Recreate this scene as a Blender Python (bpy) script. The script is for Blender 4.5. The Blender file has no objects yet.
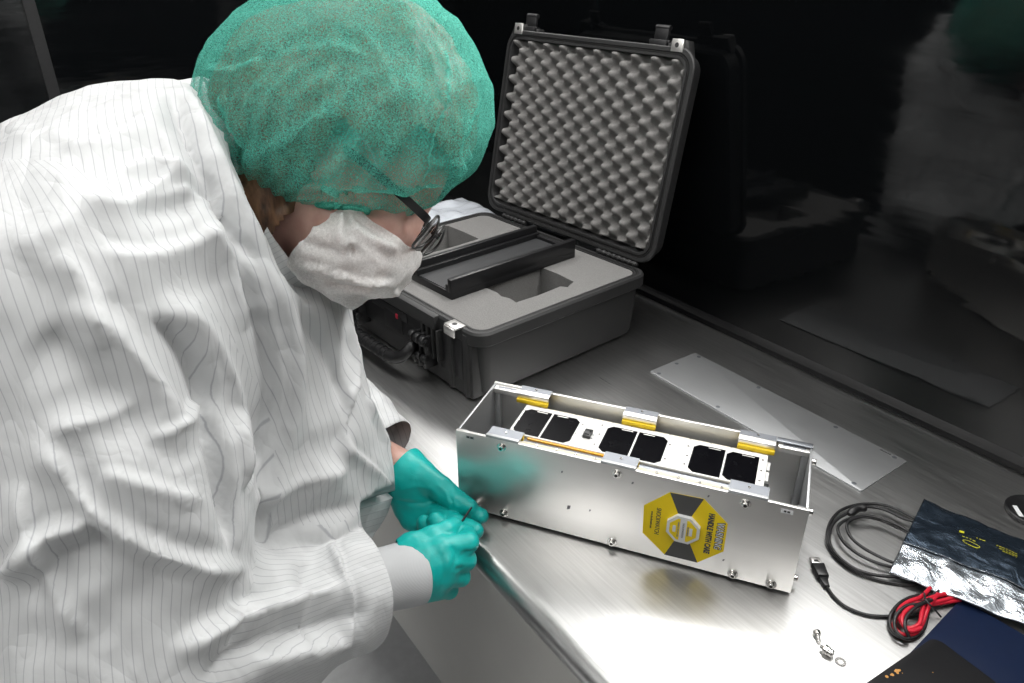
import bpy, bmesh, math, random
import numpy as np
from mathutils import Vector, Matrix
from mathutils.bvhtree import BVHTree
PI = math.pi
COL = bpy.context.scene.collection
T = 0.90                      # bench top height

# ------------------------------------------------------------------ camera
SC = bpy.context.scene
CAM_F = 746.09                # focal length in pixels of a 1024 wide frame
PITCH, ROLL, YAW = 0.48491, -0.004925, 2.526193
CO = np.array([0.0, 0.0, T + 0.72547])
CD = np.array([math.cos(YAW)*math.cos(PITCH), math.sin(YAW)*math.cos(PITCH), -math.sin(PITCH)])
_r = np.array([math.sin(YAW), -math.cos(YAW), 0.0]); _u = np.cross(_r, CD)
CR = math.cos(ROLL)*_r + math.sin(ROLL)*_u
CU = -math.sin(ROLL)*_r + math.cos(ROLL)*_u
cam = bpy.data.cameras.new('camera'); camo = bpy.data.objects.new('camera', cam); COL.objects.link(camo)
cam.sensor_width = 36.0; cam.lens = CAM_F/1024*36; cam.clip_start = 0.01
camo.matrix_world = Matrix(((CR[0], CU[0], -CD[0], CO[0]), (CR[1], CU[1], -CD[1], CO[1]), (CR[2], CU[2], -CD[2], CO[2]), (0, 0, 0, 1)))
SC.camera = camo
SC.view_settings.view_transform = 'Standard'
SC.view_settings.look = 'None'
SC.view_settings.gamma = 1.0
SC.view_settings.use_curve_mapping = False
SC.view_settings.exposure = 0.0
SC.cycles.use_denoising = True
SC.cycles.max_bounces = 8
SC.cycles.transparent_max_bounces = 16
SC.cycles.caustics_reflective = False
SC.cycles.caustics_refractive = False

# ------------------------------------------------------------------ world and lights
w = bpy.data.worlds.new('world'); SC.world = w; w.use_nodes = True
w.node_tree.nodes['Background'].inputs[0].default_value = (0.9, 0.95, 1, 1)
w.node_tree.nodes['Background'].inputs[1].default_value = 0.03
X0, X1, Y0, Y1, ZC = -2.5, 1.9, -2.4, 1.196, 2.62
CEIL_LAMPS = [(-1.55, 0.35, 6.0), (-0.35, 0.45, 6.0), (-1.55, -1.45, 12.0), (-0.15, -1.45, 17.0), (0.95, 0.30, 6.0)]

# ------------------------------------------------------------------ helpers
def P(px, py, depth):
    "point in the room at pixel (px, py) and the given distance along the optical axis"
    return CO + depth*(CD + CR*(px-512)/CAM_F + CU*(341.5-py)/CAM_F)
def onz(px, py, z):
    v = CD + CR*(px-512)/CAM_F + CU*(341.5-py)/CAM_F
    return CO + v*(z-CO[2])/v[2]

class Geo:
    def __init__(s): s.v = []; s.f = []
    def add(s, vs, fs):
        n = len(s.v); s.v += [tuple(map(float, v)) for v in vs]; s.f += [tuple(i+n for i in f) for f in fs]; return s
    def bm(s, b):
        b.verts.ensure_lookup_table(); b.verts.index_update()
        s.add([v.co[:] for v in b.verts], [[v.index for v in f.verts] for f in b.faces]); b.free(); return s
    def box(s, lo, hi, bev=0.0, seg=2):
        b = bmesh.new(); bmesh.ops.create_cube(b, size=1)
        for v in b.verts:
            for i in range(3): v.co[i] = lo[i] + (v.co[i]+.5)*(hi[i]-lo[i])
        if bev > 0: bmesh.ops.bevel(b, geom=b.edges[:], offset=bev, segments=seg, profile=.5, affect='EDGES')
        return s.bm(b)
    def cyl(s, p, q, r, r2=None, n=20, bev=0.0):
        p = np.array(p, float); q = np.array(q, float); r2 = r if r2 is None else r2
        d = q-p; L = np.linalg.norm(d); d /= L
        prof = [(0, r), (L, r2)] if bev <= 0 else [(0, r-bev), (bev*.3, r-bev*.3), (bev, r), (L-bev, r2), (L-bev*.3, r2-bev*.3), (L, r2-bev)]
        return s.lathe(p, d, prof, n)
    def lathe(s, p, d, prof, n=24, cap=True):
        p = np.array(p, float); d = np.array(d, float); d /= np.linalg.norm(d)
        a = np.cross(d, [0, 0, 1.0] if abs(d[2]) < .9 else [1.0, 0, 0]); a /= np.linalg.norm(a); b = np.cross(d, a)
        vs = []; fs = []
        for (t, r) in prof:
            for i in range(n):
                an = 2*PI*i/n; vs.append(p + d*t + r*(a*math.cos(an)+b*math.sin(an)))
        for k in range(len(prof)-1):
            for i in range(n):
                j = (i+1) % n; fs.append((k*n+i, k*n+j, (k+1)*n+j, (k+1)*n+i))
        if cap:
            fs.append(tuple(range(n))[::-1]); fs.append(tuple((len(prof)-1)*n+i for i in range(n)))
        return s.add(vs, fs)
    def tube(s, pts, r, n=10, closed=False):
        pts = [np.array(p, float) for p in pts]; m = len(pts); rr = r if hasattr(r, '__len__') else [r]*m
        tan = []
        for i in range(m):
            a = pts[(i-1) % m] if (closed or i > 0) else pts[0]; b = pts[(i+1) % m] if (closed or i < m-1) else pts[-1]
            t = b-a; tan.append(t/(np.linalg.norm(t)+1e-12))
        u = np.cross(tan[0], [0, 0, 1.0]); 
        if np.linalg.norm(u) < .1: u = np.cross(tan[0], [1.0, 0, 0])
        u /= np.linalg.norm(u); vs = []
        for i in range(m):
            u = u - tan[i]*(u@tan[i]); u /= np.linalg.norm(u); w_ = np.cross(tan[i], u)
            for k in range(n): an = 2*PI*k/n; vs.append(pts[i] + rr[i]*(u*math.cos(an)+w_*math.sin(an)))
        fs = []
        for i in range(m if closed else m-1):
            j = (i+1) % m
            for k in range(n): l = (k+1) % n; fs.append((i*n+k, i*n+l, j*n+l, j*n+k))
        if not closed: fs.append(tuple(range(n))[::-1]); fs.append(tuple((m-1)*n+k for k in range(n)))
        return s.add(vs, fs)
    def prism(s, poly, z0, z1, bev=0.0):
        b = bmesh.new(); vs = [b.verts.new((p[0], p[1], z0)) for p in poly]; f = b.faces.new(vs)
        bmesh.ops.recalc_face_normals(b, faces=[f])
        ex = bmesh.ops.extrude_face_region(b, geom=[f])
        for v in [g for g in ex['geom'] if isinstance(g, bmesh.types.BMVert)]: v.co.z = z1
        bmesh.ops.recalc_face_normals(b, faces=b.faces[:])
        if bev > 0:
            es = [e for e in b.edges if abs(e.verts[0].co.z-e.verts[1].co.z) < 1e-7]
            bmesh.ops.bevel(b, geom=es, offset=bev, segments=2, profile=.5, affect='EDGES')
        return s.bm(b)
    def loft(s, rings, close=True, cap0=False, cap1=False):
        n = len(rings[0]); vs = [p for r in rings for p in r]; fs = []
        for k in range(len(rings)-1):
            for i in range(n if close else n-1):
                j = (i+1) % n; fs.append((k*n+i, k*n+j, (k+1)*n+j, (k+1)*n+i))
        if cap0: fs.append(tuple(range(n))[::-1])
        if cap1: fs.append(tuple((len(rings)-1)*n+i for i in range(n)))
        return s.add(vs, fs)
    def xform(s, M):
        s.v = [tuple(M @ Vector(v)) for v in s.v]; return s
    def fix(s):
        return s

def mesh_of(name, geo, mat=None, smooth=True, recalc=True, angle=40):
    me = bpy.data.meshes.new(name); me.from_pydata(geo.v, [], geo.f); me.validate()
    if recalc:
        b = bmesh.new(); b.from_mesh(me); bmesh.ops.recalc_face_normals(b, faces=b.faces[:]); b.to_mesh(me); b.free()
    if smooth:
        me.polygons.foreach_set('use_smooth', [True]*len(me.polygons))
        if angle: me.set_sharp_from_angle(angle=math.radians(angle))
    if mat: me.materials.append(mat)
    me.update(); return me
def obj(name, geo, mat=None, parent=None, smooth=True, loc=None, angle=40, recalc=True):
    o = bpy.data.objects.new(name, mesh_of(name, geo, mat, smooth, recalc, angle)); COL.objects.link(o)
    if parent: o.parent = parent
    if loc is not None: o.location = loc
    return o
def tag(o, label, cat, group=None):
    o['label'] = label; o['category'] = cat
    if group: o['group'] = group
    return o
def thing(name, label, cat, loc=(0, 0, 0), rz=0.0, group=None):
    o = bpy.data.objects.new(name, None); COL.objects.link(o); o.location = loc; o.rotation_euler = (0, 0, rz); o.empty_display_size = .05
    return tag(o, label, cat, group)
def struct(name, geo, mat, smooth=False):
    o = obj(name, geo, mat, None, smooth); o['kind'] = 'structure'; return o
def rrect(x0, y0, x1, y1, r, n=6):
    pts = []
    for cx, cy, a0 in ((x1-r, y1-r, 0), (x0+r, y1-r, PI/2), (x0+r, y0+r, PI), (x1-r, y0+r, 1.5*PI)):
        for i in range(n+1): a = a0 + PI/2*i/n; pts.append((cx+r*math.cos(a), cy+r*math.sin(a)))
    return pts
def smooth_path(pts, n=8, closed=False):
    pts = [np.array(p, float) for p in pts]; m = len(pts); out = []
    for i in range(m if closed else m-1):
        p0 = pts[(i-1) % m] if (closed or i > 0) else pts[0]; p1 = pts[i]; p2 = pts[(i+1) % m]; p3 = pts[(i+2) % m] if (closed or i < m-2) else pts[-1]
        for k in range(n):
            t = k/n; out.append(.5*((2*p1)+(p2-p0)*t+(2*p0-5*p1+4*p2-p3)*t*t+(3*p1-p0-3*p2+p3)*t**3))
    if not closed: out.append(pts[-1])
    return out
def text_geo(body, size, bold=0.0, depth=0.0002, space=1.0):
    c = bpy.data.curves.new('lettering', 'FONT'); c.body = body; c.size = size; c.offset = bold; c.extrude = depth; c.align_x = 'CENTER'; c.align_y = 'CENTER'; c.resolution_u = 3; c.space_character = space
    o = bpy.data.objects.new('lettering', c); COL.objects.link(o); bpy.context.view_layer.update()
    me = bpy.data.meshes.new_from_object(o.evaluated_get(bpy.context.evaluated_depsgraph_get()))
    g = Geo().add([v.co[:] for v in me.vertices], [tuple(p.vertices) for p in me.polygons])
    bpy.data.objects.remove(o); bpy.data.curves.remove(c); bpy.data.meshes.remove(me); return g

# ---- numpy noise
_rng = np.random.RandomState(7)
_NG = _rng.rand(32, 32, 32)
def vnoise(p):
    p = np.asarray(p); i = np.floor(p).astype(int); f = p-i; f = f*f*(3-2*f); out = 0
    for dx in (0, 1):
        for dy in (0, 1):
            for dz in (0, 1):
                wt = (f[:, 0] if dx else 1-f[:, 0])*(f[:, 1] if dy else 1-f[:, 1])*(f[:, 2] if dz else 1-f[:, 2])
                out = out + wt*_NG[(i[:, 0]+dx) % 32, (i[:, 1]+dy) % 32, (i[:, 2]+dz) % 32]
    return out*2-1

# ---- signed distance modelling: shapes are blended on a grid and meshed by surface nets
class Field:
    def __init__(s, lo, hi, h):
        s.lo = np.array(lo, float); s.h = h; s.n = np.ceil((np.array(hi)-s.lo)/h).astype(int)+1
        s.d = np.full(s.n, 0.3, dtype=np.float32)
    def blank(s):
        b = Field.__new__(Field); b.lo, b.h, b.n = s.lo, s.h, s.n; b.d = np.full(s.n, 0.3, dtype=np.float32); return b
    def _win(s, lo, hi):
        a = np.clip(np.floor((lo-s.lo)/s.h).astype(int), 0, s.n-1); b = np.clip(np.ceil((hi-s.lo)/s.h).astype(int)+1, 1, s.n)
        sl = tuple(slice(a[i], b[i]) for i in range(3))
        g = np.stack(np.meshgrid(*[s.lo[i]+s.h*np.arange(a[i], b[i]) for i in range(3)], indexing='ij'), -1)
        return sl, g
    def _mix(s, sl, e, k, op):
        c = s.d[sl]
        if op == 'u':
            if k > 0:
                hh = np.clip(.5+.5*(c-e)/k, 0, 1); r = c*(1-hh)+e*hh-k*hh*(1-hh)
            else: r = np.minimum(c, e)
        else:
            e = -e
            if k > 0:
                hh = np.clip(.5-.5*(c-e)/k, 0, 1); r = c*(1-hh)+e*hh+k*hh*(1-hh)
            else: r = np.maximum(c, e)
        s.d[sl] = r
    def cone(s, a, b, ra, rb=None, k=.01, op='u'):
        a = np.array(a, float); b = np.array(b, float); rb = ra if rb is None else rb; m = max(ra, rb)+k*2+.02
        sl, g = s._win(np.minimum(a, b)-m, np.maximum(a, b)+m)
        if 0 in g.shape: return s
        ab = b-a; t = np.clip(((g-a)@ab)/(ab@ab+1e-12), 0, 1)
        s._mix(sl, np.linalg.norm(g-a-t[..., None]*ab, axis=-1)-(ra+(rb-ra)*t), k, op); return s
    def chain(s, pts, rs, k=.01, op='u'):
        for i in range(len(pts)-1): s.cone(pts[i], pts[i+1], rs[i], rs[i+1], k, op)
        return s
    def ell(s, c, r, R=None, k=.01, op='u'):
        c = np.array(c, float); r = np.array(r, float); m = r.max()+k*2+.02
        sl, g = s._win(c-m, c+m)
        if 0 in g.shape: return s
        q = g-c
        if R is not None: q = q@np.array(R).T        # rows of R are the axes
        l = np.linalg.norm(q/r, axis=-1); l2 = np.linalg.norm(q/(r*r), axis=-1)
        s._mix(sl, l*(l-1)/(l2+1e-9), k, op); return s
    def mesh(s):
        d = s.d; n = s.n; ins = d < 0
        acc = np.zeros(tuple(n-1)+(3,), np.float32); cnt = np.zeros(tuple(n-1), np.float32)
        base = [(0, 0, 0), (1, 0, 0), (0, 1, 0), (0, 0, 1), (1, 1, 0), (1, 0, 1), (0, 1, 1), (1, 1, 1)]
        V = lambda o: tuple(slice(o[i], n[i]-1+o[i]) for i in range(3))
        for a in base:
            for ax in range(3):
                if a[ax]: continue
                b = list(a); b[ax] = 1
                da, db = d[V(a)], d[V(b)]; m = (da < 0) != (db < 0)
                t = np.where(m, da/(da-db+1e-20), 0)
                for i in range(3): acc[..., i] += np.where(m, a[i]+(t if i == ax else 0), 0)
                cnt += m
        act = cnt > 0; idx = np.full(act.shape, -1, np.int64); idx[act] = np.arange(act.sum())
        cell = np.argwhere(act); vs = s.lo + s.h*(cell + acc[act]/cnt[act][:, None])
        fs = []
        for ax in range(3):
            o = [0, 0, 0]; o[ax] = 1; sh = [slice(0, n[i]-o[i]) for i in range(3)]
            A = ins[tuple(sh)]; B = ins[tuple(slice(o[i], n[i]) for i in range(3))]; e = np.argwhere(A != B)
            u, v = (ax+1) % 3, (ax+2) % 3
            e = e[(e[:, u] > 0) & (e[:, v] > 0) & (e[:, u] < n[u]-1) & (e[:, v] < n[v]-1) & (e[:, ax] < n[ax]-1)]
            sgn = A[tuple(e.T)]
            def at(du, dv):
                q = e.copy(); q[:, u] -= du; q[:, v] -= dv; return idx[tuple(q.T)]
            q = np.stack([at(1, 1), at(0, 1), at(0, 0), at(1, 0)], 1)
            q[~sgn] = q[~sgn][:, ::-1]; fs.append(q)
        return vs, np.concatenate(fs)

GAIN = 1.0
class Surf:
    "dense editable surface: numpy vertices and faces"
    def __init__(s, vs, fs): s.v = np.array(vs, float); s.f = [tuple(int(i) for i in f) for f in fs]
    def _e(s):
        F = np.array(s.f); return np.concatenate([F[:, [0, 1]], F[:, [1, 2]], F[:, [2, 3]], F[:, [3, 0]]])
    def relax(s, it=3, lam=.5):
        e = s._e(); n = len(s.v)
        for _ in range(it):
            a = np.zeros_like(s.v); c = np.zeros(n)
            np.add.at(a, e[:, 0], s.v[e[:, 1]]); np.add.at(a, e[:, 1], s.v[e[:, 0]]); np.add.at(c, e[:, 0], 1); np.add.at(c, e[:, 1], 1)
            s.v += lam*(a/np.maximum(c, 1)[:, None]-s.v)*(c > 0)[:, None]
        return s
    def normals(s):
        F = np.array(s.f); p = s.v; fn = np.cross(p[F[:, 2]]-p[F[:, 0]], p[F[:, 3]]-p[F[:, 1]])
        vn = np.zeros_like(p)
        for k in range(4): np.add.at(vn, F[:, k], fn)
        return vn/(np.linalg.norm(vn, axis=1)[:, None]+1e-12)
    def disp(s, amt): s.v = s.v + s.normals()*np.asarray(amt)[:, None]; return s
    def keep(s, mask_v):
        fs = [f for f in s.f if all(mask_v[i] for i in f)]; used = sorted({i for f in fs for i in f}); m = {o: i for i, o in enumerate(used)}
        s.v = s.v[used]; s.f = [tuple(m[i] for i in f) for f in fs]; return s
    def cut(s, p, n, where=None, wob=0.0):
        "keeps the side n points to; the rim is drawn onto the plane so that it ends in a clean line"
        d = (s.v-p)@n + (wob*vnoise(s.v*75) if wob else 0); out = d < 0
        if where is not None: out &= where
        F = np.array(s.f); ok = ~out[F].all(1); s.f = [tuple(f) for f in F[ok]]
        used = np.zeros(len(s.v), bool); used[np.unique(F[ok])] = True; mv = used & out
        s.v[mv] = s.v[mv] - d[mv][:, None]*np.asarray(n)
        cnt = {}
        for f in s.f:
            for i in range(len(f)): a, b = f[i], f[(i+1) % len(f)]; k = (min(a, b), max(a, b)); cnt[k] = cnt.get(k, 0)+1
        e = np.array([k for k, c in cnt.items() if c == 1]); e = np.concatenate([e, e[:, ::-1]]); e = e[mv[e[:, 0]] & mv[e[:, 1]]]
        for _ in range(14):
            acc = np.zeros_like(s.v); c = np.zeros(len(s.v)); np.add.at(acc, e[:, 0], s.v[e[:, 1]]); np.add.at(c, e[:, 0], 1); m2 = c > 1
            s.v[m2] = .5*s.v[m2] + .5*acc[m2]/c[m2][:, None]
        return s
    def open_rim(s):
        cnt = {}
        for f in s.f:
            for i in range(len(f)): a, b = f[i], f[(i+1) % len(f)]; k = (min(a, b), max(a, b)); cnt[k] = cnt.get(k, 0)+1
        return s.v[sorted({v for k, c in cnt.items() if c == 1 for v in k})]
    def strokes(s, lst):
        """folds: each (pixels, height, width, sharp) is a line followed on the cloth as seen from the camera side and raised
        (height > 0) or pressed in (height < 0); 'sharp' makes one flank steep"""
        bvh = BVHTree.FromPolygons([tuple(v) for v in s.v], s.f); amt = np.zeros(len(s.v)); nn = s.normals(); vis = (s.v-CO)
        for (pix, hgt, wid, sharp) in lst:
            pts = []
            for q in smooth_path([(x, y, 0) for x, y in pix], 6):
                v = CD + CR*(q[0]-512)/CAM_F + CU*(341.5-q[1])/CAM_F
                hit = bvh.ray_cast(Vector(CO), Vector(v).normalized())
                if hit[0] is not None: pts.append(np.array(hit[0]))
            if len(pts) < 3: continue
            pts = np.array(pts); lo = pts.min(0)-wid*3; hi = pts.max(0)+wid*3
            sel = np.where(((s.v > lo) & (s.v < hi)).all(1))[0]
            if not len(sel): continue
            V = s.v[sel]; best = np.full(len(sel), 9.0); side = np.zeros(len(sel)); par = np.zeros(len(sel)); m = len(pts)-1
            for i in range(m):
                a, b = pts[i], pts[i+1]; ab = b-a; L2 = ab@ab+1e-12; t = np.clip((V-a)@ab/L2, 0, 1); df = V-a-t[:, None]*ab; dd = np.linalg.norm(df, axis=1)
                sg = np.sign(np.einsum('ij,ij->i', np.cross(np.broadcast_to(ab, df.shape), df), nn[sel])); u = dd < best
                best[u] = dd[u]; side[u] = sg[u]; par[u] = (i+t[u])/m
            taper = np.clip(np.minimum(par, 1-par)*4+.12, 0, 1); taper = taper*taper*(3-2*taper)
            x = best/wid
            if sharp: x = np.where(side*sharp > 0, x*2.4, x*.75)
            prof = np.exp(-1.7*np.power(x*x+.02, .62)) - .16*np.exp(-((x-2.0)**2)*1.3)
            amt[sel] += GAIN*hgt*prof*taper
        return s.disp(amt)
    def geo(s): return Geo().add(s.v, s.f)
def sobj(name, surf, mat, parent=None, root=None, attr=None, angle=None):
    "links a surface as one mesh; its vertices become local to the root's base"
    g = surf; off = np.array(root) if root is not None else np.zeros(3)
    me = bpy.data.meshes.new(name); me.from_pydata((g.v-off).tolist(), [], g.f)
    me.polygons.foreach_set('use_smooth', [True]*len(me.polygons))
    if angle: me.set_sharp_from_angle(angle=math.radians(angle))
    if attr is not None:
        for k, val in attr.items():
            a = me.attributes.new(k, 'FLOAT', 'POINT'); a.data.foreach_set('value', np.asarray(val, np.float32))
    me.materials.append(mat); me.update()
    o = bpy.data.objects.new(name, me); COL.objects.link(o)
    if parent: o.parent = parent
    return o
def from_field(F, relax=2): return Surf(*F.mesh()).relax(relax)

# ------------------------------------------------------------------ materials
class Mat:
    def __init__(s, name):
        s.m = bpy.data.materials.new(name); s.m.use_nodes = True; s.t = s.m.node_tree; s.n = s.t.nodes; s.b = s.n['Principled BSDF']; s.out = s.n['Material Output']
    def new(s, kind, **kw):
        n = s.n.new(kind)
        for k, v in kw.items(): setattr(n, k, v)
        return n
    def link(s, a, b): s.t.links.new(a, b)
    def set(s, **kw):
        for k, v in kw.items():
            k = k.replace('_', ' '); i = s.b.inputs[k]
            i.default_value = (*v, 1) if isinstance(v, tuple) and len(v) == 3 and k != 'Subsurface Radius' else v
        return s
    def coord(s, scale=(1, 1, 1), rot=(0, 0, 0), kind='Object'):
        tc = s.new('ShaderNodeTexCoord'); mp = s.new('ShaderNodeMapping'); mp.inputs['Scale'].default_value = scale; mp.inputs['Rotation'].default_value = rot
        s.link(tc.outputs[kind], mp.inputs['Vector']); return mp.outputs['Vector']
    def noise(s, scale, detail=3, vec=None, rough=.5, dist=0):
        n = s.new('ShaderNodeTexNoise'); n.inputs['Scale'].default_value = scale; n.inputs['Detail'].default_value = detail; n.inputs['Roughness'].default_value = rough; n.inputs['Distortion'].default_value = dist
        s.link(vec if vec is not None else s.coord(), n.inputs['Vector']); return n.outputs['Fac']
    def ramp(s, fac, stops):
        r = s.new('ShaderNodeValToRGB'); e = r.color_ramp.elements
        while len(e) < len(stops): e.new(.5)
        for i, (p, c) in enumerate(stops):
            e[i].position = p; e[i].color = (*c, 1) if hasattr(c, '__len__') else (c, c, c, 1)
        s.link(fac, r.inputs['Fac']); return r.outputs['Color']
    def bump(s, h, strength=.3, dist=.002, prev=None):
        b = s.new('ShaderNodeBump'); b.inputs['Strength'].default_value = strength; b.inputs['Distance'].default_value = dist
        s.link(h, b.inputs['Height'])
        if prev is not None: s.link(prev, b.inputs['Normal'])
        s.link(b.outputs['Normal'], s.b.inputs['Normal']); return b.outputs['Normal']
    def math(s, op, a, b=None, c=None):
        n = s.new('ShaderNodeMath', operation=op)
        for i, x in enumerate((a, b, c)):
            if x is None: continue
            if isinstance(x, (int, float)): n.inputs[i].default_value = x
            else: s.link(x, n.inputs[i])
        return n.outputs[0]
def plain(name, col, rough=.5, metal=0.0, bump=None, **kw):
    m = Mat(name).set(Base_Color=col, Roughness=rough, Metallic=metal, **kw)
    if bump: m.bump(m.noise(bump[0], 3), bump[1], bump[2])
    else:
        v = m.noise(60, 3); m.link(m.ramp(v, [(.3, max(rough-.04, .02)), (.7, min(rough+.04, 1))]), m.b.inputs['Roughness'])
    return m.m
def metal(name, col, r0, r1, streak=(2, 120, 2), bumpd=.0002, scale=6, aniso=0.0, var=.03):
    m = Mat(name).set(Metallic=1.0)
    v = m.noise(scale, 4, m.coord(streak)); big = m.noise(3.0, 4)
    m.link(m.ramp(v, [(.25, tuple(c*(1-1.4*var) for c in col)), (.75, tuple(min(1, c*(1+.7*var)) for c in col))]), m.b.inputs['Base Color'])
    mix = m.math('MULTIPLY_ADD', big, .5, m.math('MULTIPLY', v, .5))
    m.link(m.ramp(mix, [(.3, r0), (.7, r1)]), m.b.inputs['Roughness'])
    if aniso: m.b.inputs['Anisotropic'].default_value = aniso
    m.bump(v, .15, bumpd); return m.m
M = {}
M['steel_top'] = metal('brushed_stainless_top', (.60, .60, .595), .27, .39, (2.5, 60, 2.5), .00006, 5, var=.09)
M['steel_shelf'] = metal('dull_stainless', (.66, .65, .62), .42, .55, (2, 40, 2), .00005); M['steel_shelf'].node_tree.nodes['Principled BSDF'].inputs['Metallic'].default_value = .75
M['alu'] = metal('brushed_aluminium', (.88, .865, .84), .33, .38, (3, 14, 14), .00001, 5, var=.015); M['alu'].node_tree.nodes['Principled BSDF'].inputs['Metallic'].default_value = .88
M['alu_dull'] = metal('mill_aluminium', (.50, .51, .52), .46, .58, (3, 60, 3), .0001, 8)
M['alu_grey'] = metal('grey_anodised_aluminium', (.27, .285, .31), .40, .52, (3, 30, 30), .0001, 8)
M['screw'] = metal('screw_steel', (.62, .61, .59), .18, .3, (20, 20, 20), .0001, 8)
M['dark_screw'] = plain('dark_socket', (.03, .03, .03), .5)
def black_wall():
    m = Mat('glossy_black_wall').set(Base_Color=(.003, .0035, .004), Roughness=.07, Specular_IOR_Level=.42)
    a = m.noise(2.2, 3, m.coord((1, 1, 5))); m.bump(a, .12, .01)
    sc = m.noise(7, 6, m.coord((.6, .6, 6), (0, .3, 0)), .7); m.link(m.ramp(sc, [(.45, .05), (.75, .16)]), m.b.inputs['Roughness']); return m.m
M['black_wall'] = black_wall()
M['white_wall'] = plain('white_painted_wall', (.78, .79, .80), .6, bump=(40, .05, .002))
M['ceiling'] = plain('white_ceiling', (.75, .76, .77), .7, bump=(60, .1, .002))
def floor_mat():
    m = Mat('pale_vinyl_floor').set(Roughness=.35)
    m.link(m.ramp(m.noise(30, 5), [(.35, (.66, .67, .68)), (.65, (.72, .73, .74))]), m.b.inputs['Base Color']); return m.m
M['floor'] = floor_mat()
M['trim_black'] = plain('black_rubber_trim', (.004, .004, .0045), .35, Specular_IOR_Level=.15)
M['case'] = plain('charcoal_moulded_plastic', (.024, .024, .0245), .5, bump=(900, .12, .0003))
M['case_dark'] = plain('black_moulded_plastic', (.012, .012, .013), .42, bump=(500, .1, .0003))
M['gasket'] = plain('black_rubber_gasket', (.01, .01, .01), .5)
def foam_mat(name, c):
    m = Mat(name).set(Roughness=.95); m.b.inputs['Specular IOR Level'].default_value = .1
    n = m.noise(420, 4); m.link(m.ramp(n, [(.3, tuple(x*.86 for x in c)), (.7, tuple(x*1.1 for x in c))]), m.b.inputs['Base Color'])
    m.bump(n, .35, .0012); return m.m
M['foam'] = foam_mat('grey_polyurethane_foam', (.185, .182, .178))
M['foam_lid'] = foam_mat('convoluted_grey_foam', (.20, .195, .19))
M['black_plastic'] = plain('satin_black_plastic', (.009, .009, .010), .36, bump=(300, .06, .0003))
M['tray_mat'] = plain('black_tray_lining', (.035, .036, .038), .4, bump=(500, .1, .0003))
M['red'] = plain('red_plastic', (.5, .02, .05), .4)
M['white_panel'] = plain('white_coated_panel', (.70, .70, .68), .45)
M['cream'] = plain('cream_anodised_rail', (.62, .58, .46), .4)
M['kapton'] = plain('amber_polyimide_tape', (.72, .36, .03), .25)
M['yellow'] = plain('yellow_cushion_strip', (.80, .56, .02), .42)
M['sticker_yellow'] = plain('yellow_sticker', (.95, .70, .008), .38)
M['sticker_black'] = plain('charcoal_sticker_print', (.05, .05, .05), .45)
M['white_plastic'] = plain('white_plastic', (.76, .77, .78), .35)
M['print_grey'] = plain('grey_print', (.25, .25, .26), .5)
M['cell'] = plain('solar_cell_glass', (.002, .002, .003), .25, Specular_IOR_Level=.04)
M['pcb'] = plain('dark_connector', (.02, .022, .022), .4)
M['cable'] = plain('black_cable_jacket', (.011, .011, .012), .38)
M['wire_red'] = plain('red_wire_jacket', (.50, .012, .03), .35)
M['blue'] = plain('navy_folder_cover', (.005, .011, .034), .42, Specular_IOR_Level=.22)
M['tablet'] = plain('black_leatherette', (.006, .006, .007), .5, bump=(250, .1, .0004), Specular_IOR_Level=.25)
M['stain'] = plain('tan_residue', (.45, .22, .05), .7)
M['cloth_dark'] = plain('dark_trouser_cloth', (.03, .03, .035), .85, bump=(600, .2, .0005))
M['skin'] = Mat('skin').set(Base_Color=(.60, .33, .25), Roughness=.48, Subsurface_Weight=.15, Subsurface_Radius=(.01, .004, .002), Subsurface_Scale=.5)
_s = M['skin']; _n = _s.noise(60, 4); _s.link(_s.ramp(_n, [(.3, (.58, .33, .27)), (.7, (.70, .45, .38))]), _s.b.inputs['Base Color']); M['skin'] = _s.m
def glove_mat():
    m = Mat('teal_nitrile').set(Roughness=.42); m.link(m.ramp(m.noise(25, 3), [(.3, (.0, .375, .345)), (.7, (.002, .44, .405))]), m.b.inputs['Base Color'])
    a = m.noise(90, 4, m.coord((1, 1, 1)), .6, .8); m.bump(a, .25, .0015); m.b.inputs['Subsurface Weight'].default_value = .08; m.b.inputs['Subsurface Radius'].default_value = (.002, .006, .006); return m.m
M['glove'] = glove_mat()
M['knit'] = None
def knit():
    m = Mat('pale_grey_knit').set(Roughness=.9); wv = m.new('ShaderNodeTexWave'); wv.inputs['Scale'].default_value = 170; wv.bands_direction = 'DIAGONAL'
    m.link(m.coord(), wv.inputs['Vector']); m.set(Base_Color=(.50, .51, .52)); m.bump(wv.outputs['Fac'], .12, .0005); return m.m
M['knit'] = knit()
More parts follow.
